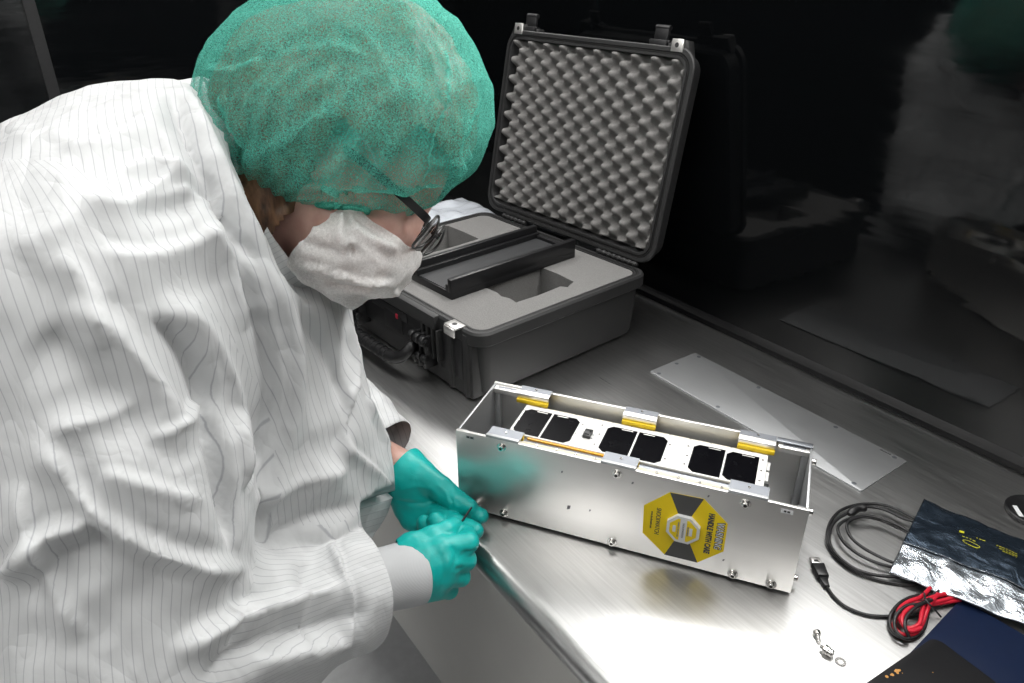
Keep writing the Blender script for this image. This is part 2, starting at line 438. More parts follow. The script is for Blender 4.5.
def coat_mat():
    m = Mat('white_pinstriped_polyester').set(Roughness=.55, Sheen_Weight=.12)
    at = [m.new('ShaderNodeAttribute', attribute_name=k).outputs['Fac'] for k in ('stripe', 'stripe_panel', 'sleeve')]
    d1, d2 = [m.math('ABSOLUTE', m.math('SUBTRACT', m.math('FRACT', a_), .5)) for a_ in at[:2]]
    on = m.math('GREATER_THAN', at[2], .5); d = m.math('ADD', m.math('MULTIPLY', d1, on), m.math('MULTIPLY', d2, m.math('SUBTRACT', 1.0, on)))
    fac = m.ramp(d, [(.025, 0.0), (.070, 1.0)])
    mx = m.new('ShaderNodeMix', data_type='RGBA'); m.link(fac, mx.inputs['Factor']); mx.inputs['A'].default_value = (.385, .395, .415, 1); mx.inputs['B'].default_value = (.57, .58, .585, 1)
    m.link(mx.outputs['Result'], m.b.inputs['Base Color'])
    def ridge(sc, dist): n_ = m.noise(sc, 2, m.coord((1, 1, .6)), .5, dist); return m.math('ABSOLUTE', m.math('SUBTRACT', n_, .5))
    n1 = m.bump(ridge(9, .6), .55, .022); n2 = m.bump(ridge(24, .8), .40, .009, n1); m.bump(m.noise(60, 3, None, .5, .8), .12, .003, n2)
    return m.m
M['coat'] = coat_mat()
def hair_mat():
    m = Mat('brown_hair').set(Roughness=.42); n = m.noise(120, 4, m.coord((1, 1, .15)))
    m.link(m.ramp(n, [(.3, (.045, .022, .013)), (.7, (.27, .14, .075))]), m.b.inputs['Base Color']); m.bump(n, .6, .003); return m.m
M['hair'] = hair_mat()
def sheer(name, c0, c1, lo, hi, scale, vec=(1, 1, 1), tl=.45):
    m = Mat(name); nt = m.n; tr = m.new('ShaderNodeBsdfTransparent'); df = m.new('ShaderNodeBsdfDiffuse'); ts = m.new('ShaderNodeBsdfTranslucent')
    web = m.noise(scale, 5, m.coord(vec), .75, .6); big = m.noise(scale*.06, 3)
    col = m.ramp(web, [(.35, c0), (.68, c1)])
    m.link(col, df.inputs['Color']); m.link(col, ts.inputs['Color'])
    a = m.new('ShaderNodeMixShader'); a.inputs[0].default_value = tl; m.link(df.outputs[0], a.inputs[1]); m.link(ts.outputs[0], a.inputs[2])
    f = m.math('MULTIPLY_ADD', m.ramp(web, [(.34, 0.0), (.66, 1.0)]), hi-lo, m.math('MULTIPLY_ADD', big, .25, lo-.12))
    b = m.new('ShaderNodeMixShader'); m.link(f, b.inputs[0]); m.link(tr.outputs[0], b.inputs[1]); m.link(a.outputs[0], b.inputs[2])
    bp = m.new('ShaderNodeBump'); bp.inputs['Strength'].default_value = .35; bp.inputs['Distance'].default_value = .002; m.link(m.noise(scale*.15, 4, None, .5, 1.0), bp.inputs['Height']); m.link(bp.outputs[0], df.inputs['Normal'])
    m.n.remove(m.b); m.link(b.outputs[0], m.out.inputs['Surface']); return m.m
M['hairnet'] = sheer('green_spunbond_net', (.04, .38, .30), (.22, .70, .57), .28, .84, 620)
M['mask'] = sheer('white_sheer_spunbond', (.86, .86, .85), (.92, .92, .91), .68, .93, 420, (1, 1, 1), .22)
M['hem'] = sheer('green_net_hem', (.05, .46, .36), (.24, .76, .62), .70, .98, 700)
def lens():
    m = Mat('spectacle_lens').set(Base_Color=(1, 1, 1), Roughness=.02, IOR=1.45); m.b.inputs['Transmission Weight'].default_value = 1.0; return m.m
M['lens'] = lens()
def poly_bag():
    m = Mat('clear_polythene').set(Base_Color=(.72, .76, .82), Roughness=.15); m.b.inputs['Alpha'].default_value = .75
    m.bump(m.noise(45, 4, None, .5, 1.0), .6, .004); return m.m
M['polybag'] = poly_bag()
def esd_bag(name, c, r0, r1, mt):
    m = Mat(name).set(Base_Color=c, Metallic=mt); n = m.noise(38, 5, m.coord((1, 1.6, 1)), .6, 1.5); m.bump(n, .55, .004)
    m.link(m.ramp(n, [(.3, r0), (.7, r1)]), m.b.inputs['Roughness']); return m.m
M['esd'] = esd_bag('static_shielding_film', (.030, .045, .065), .16, .30, .7)
M['foil'] = esd_bag('crinkled_silver_film', (.46, .50, .54), .16, .28, .9)
M['esd_ink'] = plain('yellow_ink', (.55, .52, .02), .5)
def lamp_mat():
    m = Mat('lamp_diffuser').set(Base_Color=(.9, .9, .9)); m.b.inputs['Emission Color'].default_value = (1, .985, .96, 1); m.b.inputs['Emission Strength'].default_value = 2.6; return m.m
M['lamp'] = lamp_mat()
M['lamp_frame'] = plain('white_lamp_housing', (.75, .75, .75), .4)

# ------------------------------------------------------------------ the room
struct('floor', Geo().box((X0-.1, Y0-.1, -.1), (X1+.1, Y1+.1, 0)), M['floor'])
struct('ceiling', Geo().box((X0-.1, Y0-.1, ZC), (X1+.1, Y1+.1, ZC+.1)), M['ceiling'])
ZB = T + 0.74
struct('wall_back', Geo().box((X0, Y1, 0), (X1, Y1+.1, ZB)), M['black_wall'])
struct('wall_back_upper', Geo().box((X0, Y1, ZB), (X1, Y1+.1, ZC)), M['white_wall'])
struct('wall_left', Geo().box((X0-.1, Y0, 0), (X0, Y1+.1, ZC)), M['black_wall'])
struct('wall_right', Geo().box((X1, Y0, 0), (X1+.1, Y1+.1, ZC)), M['black_wall'])
struct('wall_front', Geo().box((X0, Y0-.1, 0), (X1, Y0, ZC)), M['black_wall'])
g = Geo()
prof = [(0, 0), (-.016, 0), (-.0165, .004), (-.013, .010), (-.006, .015), (-.001, .019), (0, .02)]
g.loft([[(x, Y1-.0002+p[0], T+.0003+p[1]) for p in prof] for x in (X0+.002, X1-.7)], cap0=True, cap1=True)
struct('trim_1', g, M['trim_black'])
struct('trim_2', Geo().box((X0, .195, 0.0), (X0+.005, .225, ZC-.005), .001), M['case_dark'])
def area(name, loc, sx, sy, watt, rot, parent):
    l = bpy.data.lights.new(name, 'AREA'); l.shape = 'RECTANGLE'; l.size = sx; l.size_y = sy; l.energy = watt; l.color = (1, .985, .96)
    o = bpy.data.objects.new(name, l); COL.objects.link(o); o.location = loc; o.rotation_euler = rot; o.parent = parent; return o
for i, (x, y, watt) in enumerate(CEIL_LAMPS):
    t = thing('ceiling_light', 'white rectangular fluorescent ceiling light over the steel workbench', 'ceiling light', (x, y, ZC), 0, 'ceiling lights')
    g = Geo()
    for s_ in (-1, 1):
        g.box((s_*.60-.02, -.32, -.05), (s_*.60+.02, .32, 0)); g.box((-.62, s_*.30-.02, -.05), (.62, s_*.30+.02, 0))
    obj('frame', g, M['lamp_frame'], t, False)
    obj('diffuser', Geo().box((-.58, -.28, -.03), (.58, .28, -.01)), M['lamp'], t, False)
    area('lamp_light', (0, 0, -.04), 1.14, .54, watt, (0, 0, 0), t)
for i, (x, watt) in enumerate(((-1.72, 7.0), (-0.62, 12.0))):
    t = thing('wall_light', 'long fluorescent wall light of three tubes above the black wall panel', 'wall light', (x, Y1, T+1.0), 0, 'wall lights')
    g = Geo().box((-.52, -.03, -.17), (.52, 0, .17), .005)
    obj('housing', g, M['lamp_frame'], t, False)
    for k in range(3):
        obj('tube', Geo().cyl((-.5, -.06, -.11+.11*k), (.5, -.06, -.11+.11*k), .016), M['lamp'], t)
        area('tube_light', (0, -.085, -.11+.11*k), .98, .035, watt/3, (-PI/2+.25, 0, 0), t)

# ------------------------------------------------------------------ stainless workbench
BX0, BX1, BY0 = X0+.002, 1.05, 0.397
wb = thing('workbench', 'long brushed stainless steel workbench with rolled front edge', 'workbench', ((BX0+BX1)/2, (BY0+Y1)/2, 0))
cx_, cy_ = (BX0+BX1)/2, (BY0+Y1)/2
hw, hd = (BX1-BX0)/2, (Y1-BY0)/2
prof = [(hd-.001, T-.04), (hd-.001, T)] + [(-hd+.02+.02*math.cos(a), T-.02+.02*math.sin(a)) for a in [PI/2+PI*i/12 for i in range(13)]] + [(-hd+.03, T-.04)]
obj('tabletop', Geo().loft([[(x, p[0], p[1]) for p in prof] for x in (-hw, hw)], cap0=True, cap1=True), M['steel_top'], wb, True, angle=30)
obj('front_apron', Geo().box((-hw+.02, -hd+.012, .478), (hw-.02, -hd+.016, T-.03)).box((-hw+.02, -hd+.012, .474), (hw-.02, -hd+.021, .4785)), M['steel_shelf'], wb, False)
for sx in (-1, 1):
    for sy in (-1, 1):
        lx, ly = sx*(hw-.09), sy*(hd-.115)
        lg = obj('leg', Geo().cyl((lx, ly, .03), (lx, ly, T-.04), .02), M['steel_shelf'], wb)
        obj('foot', Geo().cyl((lx, ly, 0), (lx, ly, .035), .028, .02, bev=.004), M['gasket'], lg)

# ------------------------------------------------------------------ hard case with foam
CN = (-0.9505, 0.6013, T); CA = 0.0862; CW, CL, CH = .448, .541, .140
case = thing('equipment_case', 'open charcoal hard case with grey foam and egg-crate foam lid', 'case', CN, CA)
def rr3(ins, z, r=.032): return [(x, y, z) for x, y in rrect(-CL+ins, ins, -ins, CW-ins, max(r-ins*.5, .008))]
obj('base_shell', Geo().loft([rr3(.030, 0), rr3(.022, .003), rr3(.017, .012), rr3(.011, .108), rr3(.004, .112), rr3(.001, .116), rr3(.001, .136), rr3(.004, .140), rr3(.010, .140), rr3(.011, .137), rr3(.014, .137), rr3(.015, .139), rr3(.018, .139), rr3(.0195, .134), rr3(.0195, .09)], cap0=True), M['case'], case, angle=35)
obj('gasket', Geo().loft([rr3(.0112, .1375), rr3(.0116, .1392), rr3(.0134, .1392), rr3(.0138, .1375)]), M['gasket'], case)
# foam insert with two deep cut-outs
def foam_insert():
    outer = rrect(-CL+.020, .020, -.020, CW-.020, .022)
    random.seed(4)
    h1 = [(-.512, .150), (-.390, .147), (-.388, .230), (-.391, .308), (-.45, .311), (-.514, .309), (-.511, .23)]
    h2 = [(-.172, .146), (-.13, .149), (-.112, .144), (-.094, .150), (-.072, .147), (-.069, .20), (-.072, .262), (-.060, .270), (-.072, .298), (-.12, .302), (-.172, .300), (-.168, .22)]
    zt = .1375; b = bmesh.new(); es = []
    def loop(p, z):
        vs = [b.verts.new((x, y, z)) for x, y in p]; e = [b.edges.new((vs[i], vs[(i+1) % len(vs)])) for i in range(len(vs))]; return vs, e
    lo = loop(outer, zt); l1 = loop(h1, zt); l2 = loop(h2, zt)
    bmesh.ops.triangle_fill(b, edges=lo[1]+l1[1]+l2[1], use_beauty=True)
    bad = []
    for vs, e, d in ((*l1, .10), (*l2, .10), (*lo, .03)):
        dn = [b.verts.new((v.co.x, v.co.y, zt-d)) for v in vs]
        for i in range(len(vs)): j = (i+1) % len(vs); b.faces.new((vs[i], vs[j], dn[j], dn[i]))
        if d > .05: b.faces.new(dn)
    g = Geo().bm(b)
    # drop any fill triangles lying inside the holes
    def inside(p, poly):
        c = False; n = len(poly)
        for i in range(n):
            (x1, y1), (x2, y2) = poly[i], poly[i-1]
            if (y1 > p[1]) != (y2 > p[1]) and p[0] < (x2-x1)*(p[1]-y1)/(y2-y1)+x1: c = not c
        return c
    g.f = [f for f in g.f if not (len(f) == 3 and any(inside(np.mean([g.v[i] for i in f], axis=0)[:2], h) for h in (h1, h2)))]
    return g
obj('foam_insert', foam_insert(), M['foam'], case, False)
# front face: latch bay, ribs, handle, padlock plates
obj('front_panel', Geo().box((-.518, .0035, .003), (-.024, .034, .114), .003), M['case'], case)
g = Geo().box((-.425, -.010, .112), (-.118, .012, .1395), .003)
obj('front_ledge', g, M['case'], case)
g = Geo().box((-.40, -.004, .045), (-.16, .012, .112), .002); g.box((-.30, -.0065, .055), (-.235, -.003, .095), .002); g.box((-.345, -.006, .088), (-.215, -.003, .108), .0015)
obj('latch_bay', g, M['case_dark'], case)
obj('latch_release', Geo().box((-.255, -.0075, .086), (-.247, -.004, .097), .0015), M['red'], case)
for x in (-.112, -.128, -.144, -.160, -.392, -.408):
    obj('rib', Geo().box((x-.003, -.010, .050), (x+.003, .013, .114), .0015), M['case'], case)
for x in (-.086, -.040, -.458, -.502):
    obj('pillar', Geo().prism([(x-.009, .022), (x-.008, .003), (x-.005, -.001), (x+.005, -.001), (x+.008, .003), (x+.009, .022)], .004, .130, .002), M['case'], case)
for x in (-.106, -.063, -.480):
    obj('corner_recess', Geo().box((x-.013, .0015, .034), (x+.013, .020, .116), .001), M['case_dark'], case)
for x in (-.066, -.478):
    pl = obj('padlock_plate', Geo().box((x-.017, -.012, .1385), (x+.017, .012, .1425), .0012).box((x-.015, -.0145, .124), (x+.015, -.0105, .1405), .001), M['alu'], case)
    obj('padlock_hole', Geo().cyl((x, .0, .1424), (x, .0, .1428), .005), M['dark_screw'], pl)
hd_ = obj('handle', Geo().tube(smooth_path([(-.176, -.010, .082), (-.172, -.034, .058), (-.19, -.046, .040), (-.22, -.050, .034), (-.28, -.051, .033), (-.34, -.050, .034), (-.372, -.046, .040), (-.388, -.034, .058), (-.384, -.010, .082)], 6), [.008]*4+[.0115]*38+[.008]*7, 14), M['case_dark'], case)
g = Geo()
for k in range(8): x = -.225-.016*k; g.lathe((x-.004, -.0505, .0335), (1, 0, 0), [(0, .0118), (.001, .0132), (.007, .0132), (.008, .0118)], 14)
obj('grip', g, M['case_dark'], hd_)
for x0 in (-.136, -.380):
    g = Geo()
    for k in range(3):
        x = x0-.017*k
        g.box((x-.005, -.026, .030), (x+.005, .012, .060), .003); g.cyl((x-.006, -.022, .088), (x+.006, -.022, .088), .0105, bev=.002); g.box((x-.004, -.022, .055), (x+.004, .008, .096), .003)
        g.cyl((x-.006, -.022, .052), (x+.006, -.022, .052), .008, bev=.002)
    g.cyl((x0-.046, -.022, .088), (x0+.010, -.022, .088), .005)
    obj('handle_bracket', g, M['case_dark'], case)
# lid, leaning back on its hinge
LT = math.radians(101.0)
LM = Matrix(((1, 0, 0, -CL), (0, -math.cos(LT), -math.sin(LT), .4475), (0, math.sin(LT), -math.cos(LT), .150), (0, 0, 0, 1)))
LH = .418
def lr(ins, z, r=.040): return [(x, y, z) for x, y in rrect(ins, ins, CL-ins, LH-ins, max(r-ins*.6, .006), 8)]
obj('lid_shell', Geo().loft([lr(.030, -.044), lr(.016, -.043), lr(.011, -.038), lr(.007, -.014), lr(.001, -.011), lr(.0, -.008), lr(.0, -.002), lr(.002, 0), lr(.009, 0), lr(.010, -.003), lr(.014, -.003), lr(.0145, .001), lr(.019, .001), lr(.020, -.001), lr(.021, -.03)], cap0=True).xform(LM), M['case'], case, angle=35)
obj('lid_gasket', Geo().loft([lr(.0102, -.0028), lr(.0106, -.0008), lr(.0134, -.0008), lr(.0138, -.0028)]).xform(LM), M['gasket'], case)
nx, ny = 172, 132; lx0, lx1, ly0, ly1 = .0215, CL-.0215, .0215, LH-.0215
vs = []; fs = []
for j in range(ny+1):
    for i in range(nx+1):
        x = lx0+(lx1-lx0)*i/nx; y = ly0+(ly1-ly0)*j/ny
        h = .5+.5*math.cos(PI*(x-.03)/.0258)*math.cos(PI*(y-.022)/.0205)
        h = h*h*(3-2*h); h = h**1.15
        e = min(x-lx0, lx1-x, y-ly0, ly1-y); rc = min(1, e/.006)
        cxr = max(lx0+.018-x, x-(lx1-.018), 0); cyr = max(ly0+.018-y, y-(ly1-.018), 0); xx, yy = x, y
        if math.hypot(cxr, cyr) > .018:
            s_ = .018/math.hypot(cxr, cyr); xx = x - (1 if x > lx1-.018 else -1)*cxr*(1-s_); yy = y - (1 if y > ly1-.018 else -1)*cyr*(1-s_)
        vs.append((xx, yy + .004*h, -.024 + .0285*h*(.35+.65*rc)))
for j in range(ny):
    for i in range(nx): a = j*(nx+1)+i; fs.append((a, a+1, a+nx+2, a+nx+1))
obj('lid_foam', Geo().add(vs, fs).xform(LM), M['foam_lid'], case, angle=0, recalc=False)
for x in (.064, .442):
    lt = obj('latch', Geo().box((x-.021, LH-.004, -.020), (x+.021, LH+.010, -.002), .002).box((x-.017, LH+.007, -.016), (x+.017, LH+.034, -.008), .003).cyl((x-.017, LH+.032, -.013), (x+.017, LH+.032, -.013), .0055, bev=.001).cyl((x-.024, LH+.006, -.010), (x+.024, LH+.006, -.010), .0045).xform(LM), M['case_dark'], case)
    obj('latch_rib', Geo().box((x+.024, LH-.006, -.022), (x+.036, LH+.006, -.004), .002).xform(LM), M['case'], case)
for x in (.035, .492):
    tb = obj('lid_padlock_plate', Geo().prism([(x-.013, LH-.009), (x+.015, LH-.009), (x+.013, LH+.014), (x-.013, LH+.014)], -.003, .0012, .0006).xform(LM), M['alu'], case)
    obj('plate_hole', Geo().cyl((x, LH+.003, .0010), (x, LH+.003, .0016), .0045).xform(LM), M['dark_screw'], tb)
    obj('lid_corner_lug', Geo().prism([(x-.03, LH-.014), (x+.03, LH-.014), (x+.020, LH+.013), (x-.018, LH+.013)], -.024, -.0035, .003).xform(LM), M['case'], case)
for x0, x1 in ((-.47, -.385), (-.15, -.035)):
    g = Geo().cyl((x0, CW-.003, .1455), (x1, CW-.003, .1455), .0035)
    n_ = int((x1-x0)/.014)
    for k in range(n_): xx = x0+.007+(x1-x0-.014)*k/(n_-1); g.cyl((xx-.0045, CW-.003, .1455), (xx+.0045, CW-.003, .1455), .0052, bev=.001)
    obj('hinge', g, M['case'], case)

# ------------------------------------------------------------------ black channel tray lying across the foam
tray = thing('channel_tray', 'long black U-shaped plastic tray lying across the grey foam', 'tray', tuple(np.array(CN)+np.array([math.cos(CA)*-.2275-math.sin(CA)*.226, math.sin(CA)*-.2275+math.cos(CA)*.226, .1378])), CA+.018)
W2, L2 = .066, .166
obj('tray_floor', Geo().box((-W2, -L2, 0), (W2, L2, .014), .001), M['black_plastic'], tray)
for s_ in (-1, 1):
    a, b = sorted((s_*W2, s_*(W2-.012))); c, d = sorted((s_*(W2-.012), s_*(W2-.021)))
    obj('side_wall', Geo().box((a, -L2, .012), (b, L2, .040), .0012).box((c, -L2+.001, .012), (d, L2-.001, .026), .001), M['black_plastic'], tray)
obj('end_wall', Geo().box((-W2+.012, L2-.010, .012), (W2-.012, L2-.001, .022), .001), M['black_plastic'], tray)
obj('lining', Geo().box((-W2+.021, -L2+.004, .0138), (W2-.021, L2-.011, .0155)), M['tray_mat'], tray, False)

# ------------------------------------------------------------------ white poly bag behind the case
def pillow(nx, ny, poly, zf, th):
    "a crumpled two-sided bag over a four-cornered outline"
    A, B, C_, D = [np.array(p, float) for p in poly]; top = []; bot = []
    for j in range(ny+1):
        for i in range(nx+1):
            u, v = i/nx, j/ny; p = (A*(1-u)+B*u)*(1-v)+(D*(1-u)+C_*u)*v
            e = min(1, 6*min(u, 1-u, v, 1-v)); z = zf(u, v, p)
            top.append((p[0], p[1], z+th*math.sqrt(e))); bot.append((p[0], p[1], z))
    fs = []; N_ = len(top)
    for j in range(ny):
        for i in range(nx): a = j*(nx+1)+i; fs.append((a, a+1, a+nx+2, a+nx+1)); fs.append((N_+a, N_+a+nx+1, N_+a+nx+2, N_+a+1))
    ring = [i for i in range(nx+1)] + [j*(nx+1)+nx for j in range(1, ny+1)] + [ny*(nx+1)+i for i in range(nx-1, -1, -1)] + [j*(nx+1) for j in range(ny-1, 0, -1)]
    for k in range(len(ring)): a, b = ring[k], ring[(k+1) % len(ring)]; fs.append((a, N_+a, N_+b, b))
    return Geo().add(top+bot, fs)
def nz(p, s, o=0): return float(vnoise(np.array([[p[0]*s+o, p[1]*s+o*.7, o]]))[0])
bw = (-1.66, .96, T)
bag = thing('plastic_bag', 'crumpled clear plastic bag lying on the bench behind the open case', 'bag', bw)
obj('film', pillow(36, 28, [(-.11, -.25), (.10, -.25), (.11, .16), (-.10, .17)], lambda u, v, p: .002+.012*abs(nz(p, 22, 3)), .11), M['polybag'], bag, angle=0)
obj('paper_insert', Geo().box((-.08, -.22, .04), (.06, .12, .043)), M['white_plastic'], bag, False)

# ------------------------------------------------------------------ aluminium transport box
BXP = (-.7433, .4295, T); BA = .57492; L, W, H = .461, .1418, .1377
box = thing('transport_box', 'open long aluminium box with yellow warning sticker on its front', 'box', BXP, BA)
tp = .005
obj('front_panel', Geo().box((0, 0, .0045), (L, tp, H), .0008), M['alu'], box)
obj('back_panel', Geo().box((0, W-tp, .0045), (L, W, H), .0008), M['alu'], box)
for s_ in (0, 1):
    x0, x1 = (0.0012, .0042) if not s_ else (L-.0042, L-.0012)
    obj('end_panel', Geo().box((x0, tp, .0045), (x1, W-tp, H-.0005), .0005), M['alu_dull'], box)
obj('bottom_panel', Geo().box((.0042, tp, .0045), (L-.0042, W-tp, .0075)), M['alu_dull'], box, False)
for x in (.04, L-.04):
    for y in (.03, W-.03): obj('rubber_foot', Geo().cyl((x, y, 0), (x, y, .0048), .011, .010), M['gasket'], box)
for y in (.035, W-.035): obj('support_rail', Geo().box((.05, y-.008, .0075), (.42, y+.008, .0288)), M['alu_dull'], box, False)
# inner corner ribs, slotted rails along the back
for x in (.0042, L-.0042):
    d = 1 if x < .1 else -1
    a, b = sorted((x, x+d*.009)); obj('corner_post', Geo().box((a, W-tp-.009, .0075), (b, W-tp, H-.006), .0008), M['alu_dull'], box); obj('corner_post', Geo().box((a, tp, .0075), (b, tp+.009, H-.006), .0008), M['alu_dull'], box)
    a, b = sorted((x, x+d*.040))
    sr = obj('slotted_rail', Geo().box((a, W-tp-.013, H-.010), (b, W-tp, H-.002), .0012), M['alu'], box)
    obj('rail_slot', Geo().box((a+.006, W-tp-.0085, H-.0022), (b-.005, W-tp-.0045, H-.0016)), M['alu_grey'], sr, False)
def screw(parent, p, d, r=.0042, hgt=.0055, washer=True):
    p = np.array(p, float); d = np.array(d, float)
    g = Geo()
    if washer: g.lathe(p, d, [(0, r*1.55), (.0008, r*1.6), (.0012, r*1.5)], 20)
    g.lathe(p, d, [(.0010, r*.95), (.0012, r), (hgt-.0006, r), (hgt, r*.85), (hgt, r*.52), (hgt-.003, r*.50)], 20)
    s_ = obj('screw', g, M['screw'], parent, angle=35)
    obj('hex_socket', Geo().lathe(p+d*(hgt-.0029), d, [(0, r*.5), (.0003, r*.5)], 6), M['dark_screw'], s_)
    return s_
for x, z in ((.069, .127), (.229, .127), (.3893, .127), (.0256, .0125), (.0706, .0125), (.2293, .012), (.3892, .0115), (.4366, .0115)):
    screw(box, (x, 0, z), (0, -1, 0))
for y, z in ((.018, .123), (W-.018, .123), (.018, .015), (W-.018, .015)): screw(box, (L-.0012, y, z), (1, 0, 0), .004, .007)
for x, z in ((.0256, .0125), (.4366, .0115), (.069, .127), (.229, .127), (.3893, .127)): screw(box, (x, W, z), (0, 1, 0))
# small engraved numbers
pl = obj('number_mark', Geo().box((.430, -.0004, .1262), (.444, .0, .1322)), M['white_plastic'], box, False)
obj('print', Geo().box((.4335, -.0007, .128), (.4362, -.0004, .1305)).box((.4375, -.0007, .128), (.4405, -.0004, .1305)), M['sticker_black'], pl, False)
pl = obj('number_mark', Geo().box((.0155, -.0004, .1285), (.0275, 0, .1325)), M['alu_dull'], box, False)
obj('print', Geo().box((.0172, -.0007, .1292), (.0205, -.0004, .1318)).box((.0225, -.0007, .1292), (.0262, -.0004, .1318)), M['sticker_black'], pl, False)
for x, z, s_ in ((.166, .052, .004), (.196, .056, .002), (.250, .118, .0022), (.345, .125, .002), (.155, .109, .002), (.375, .03, .002)):
    obj('scuff_mark', Geo().add([(x-s_*.6, -.0002, z-s_), (x+s_*.5, -.0002, z-s_*.6), (x+s_*.8, -.0002, z+s_), (x-s_*.3, -.0002, z+s_*.8)], [(0, 1, 2, 3)]), M['print_grey'], box, False)
# clamp brackets with yellow cushion strips
def bracket(x0, x1, back):
    if not back:
        b = obj('bracket', Geo().box((x0, .0, H), (x1, .0255, H+.0016), .0005).box((x0, .0003, H-.002), (x1, .0055, H+.0034), .0006), M['alu_dull'], box)
        obj('grey_face', Geo().box((x0+.0004, .0065, H+.0015), (x1-.0004, .0250, H+.0019)), M['alu_grey'], b, False)
        obj('yellow_strip', Geo().box((x0, .0185, H-.0085), (x1, .0245, H-.0002), .001), M['yellow'], b)
        screw(b, ((x0+x1)/2, .0165, H+.0016), (0, 0, 1), .0018, .0014, False)
    else:
        b = obj('bracket', Geo().box((x0, W-.0205, H), (x1, W, H+.0016), .0005).box((x0, W-.0225, H-.006), (x1, W-.0185, H+.0014), .0008), M['alu'], box)
        obj('grey_face', Geo().box((x0+.0004, W-.0125, H+.0015), (x1-.0004, W-.0004, H+.0019)), M['alu_grey'], b, False)
        obj('yellow_strip', Geo().box((x0, W-.0265, H-.0130), (x1, W-.0185, H-.0062), .0012), M['yellow'], b)
        screw(b, ((x0+x1)/2, W-.006, H+.0016), (0, 0, 1), .0018, .0014, False)
for a, b in ((.0446, .0925), (.2064, .2524), (.367, .414)): bracket(a, b, False)
for a, b in ((.0445, .0935), (.2055, .2537), (.3655, .414)): bracket(a, b, True)
obj('corner_strip', Geo().box((.414, W-.010, H-.0005), (L-.001, W, H+.0016), .0005), M['alu_grey'], box)
# sticker: eight-sided warning label with a round-cornered indicator in the middle
OC = [(.2985, .1175), (.3405, .1195), (.3730, .0895), (.3735, .0445), (.3437, .0150), (.3005, .0140), (.2690, .0415), (.2675, .0870)]
def flat(poly, y0, y1):      # polygon given in the plane of the front panel
    g = Geo().prism([(p[0], p[1]) for p in poly], 0, 1); g.v = [(v[0], -(y0+(y1-y0)*v[2]), v[1]) for v in g.v]; return g
stk = obj('warning_sticker', flat(OC, .0, .0005), M['sticker_yellow'], box, False)
CX, CZ = .3205, .0668
def cut(t, a): return (a[0]*(1-t)+CX*t, a[1]*(1-t)+CZ*t)
obj('dark_sector', flat([OC[0], OC[1], cut(.62, OC[1]), cut(.62, OC[0])], .0005, .0008), M['sticker_black'], stk, False)
obj('dark_sector', flat([OC[4], OC[5], cut(.62, OC[5]), cut(.62, OC[4])], .0005, .0008), M['sticker_black'], stk, False)
octa = lambda r, off=PI/8: [(CX+r*math.cos(off+PI/4*k), CZ+r*math.sin(off+PI/4*k)) for k in range(8)]
g = flat(octa(.0225), .0005, .006); obj('indicator_body', g, M['white_plastic'], stk, False)
for sg in (-1, 1):
    pts = [p for p in octa(.0185)]; s2 = [(CX+sg*max(.0042, sg*(p[0]-CX)), p[1]) for p in pts]
    u = []
    for p in s2:
        if not u or math.hypot(p[0]-u[-1][0], p[1]-u[-1][1]) > 1e-6: u.append(p)
    if math.hypot(u[0][0]-u[-1][0], u[0][1]-u[-1][1]) < 1e-6: u.pop()
    # two flat corners of the clipped outline
    yy = .0185*math.cos(PI/8)
    half = [(CX+sg*.0042, CZ+yy), (CX+sg*.0042, CZ-yy)] + sorted([p for p in pts if sg*(p[0]-CX) > .0045], key=lambda p: p[1])
    obj('indicator_label', flat(half, .0060, .0063), M['sticker_yellow'], stk, False)
obj('indicator_window', flat([(CX+.008, CZ-.006), (CX+.012, CZ-.006), (CX+.012, CZ+.006), (CX+.008, CZ+.006)], .0063, .0068), M['white_plastic'], stk, False)
obj('indicator_window', flat([(CX-.013, CZ-.005), (CX-.009, CZ-.005), (CX-.009, CZ+.005), (CX-.013, CZ+.005)], .0063, .0068), M['white_plastic'], stk, False)
def put_text(body, size, x, z, mat, y=.0008, bold=0.0, sx=1.0):
    g = text_geo(body, size, bold)        # reads downwards: its up is the box's +x
    g.v = [(x+v[1], -(y+v[2]), z-v[0]*sx) for v in g.v]; return obj('lettering', g, mat, stk, False)
put_text('WARNING', .0122, .3650, .0672, M['sticker_black'], bold=.0009, sx=.74)
put_text('WARNING', .0122, .3650, .0672, M['white_plastic'], y=.0012, bold=-.0001, sx=.74)
put_text('HANDLE WITH CARE', .0098, .3525, .0672, M['sticker_black'], bold=.00045, sx=.70)
put_text('SHOCKWATCH', .0084, .2870, .0668, M['sticker_black'], sx=.74)
put_text('www.shockwatch.com', .0042, .2790, .0668, M['sticker_black'], sx=.74)
for dx, tx, sz in ((.0062, 'WARNING', .0032), (.0, 'SHOCKWATCH', .0034), (-.0062, 'HANDLE WITH CARE', .0026)): put_text(tx, sz, CX+dx, CZ, M['print_grey'], y=.0066)

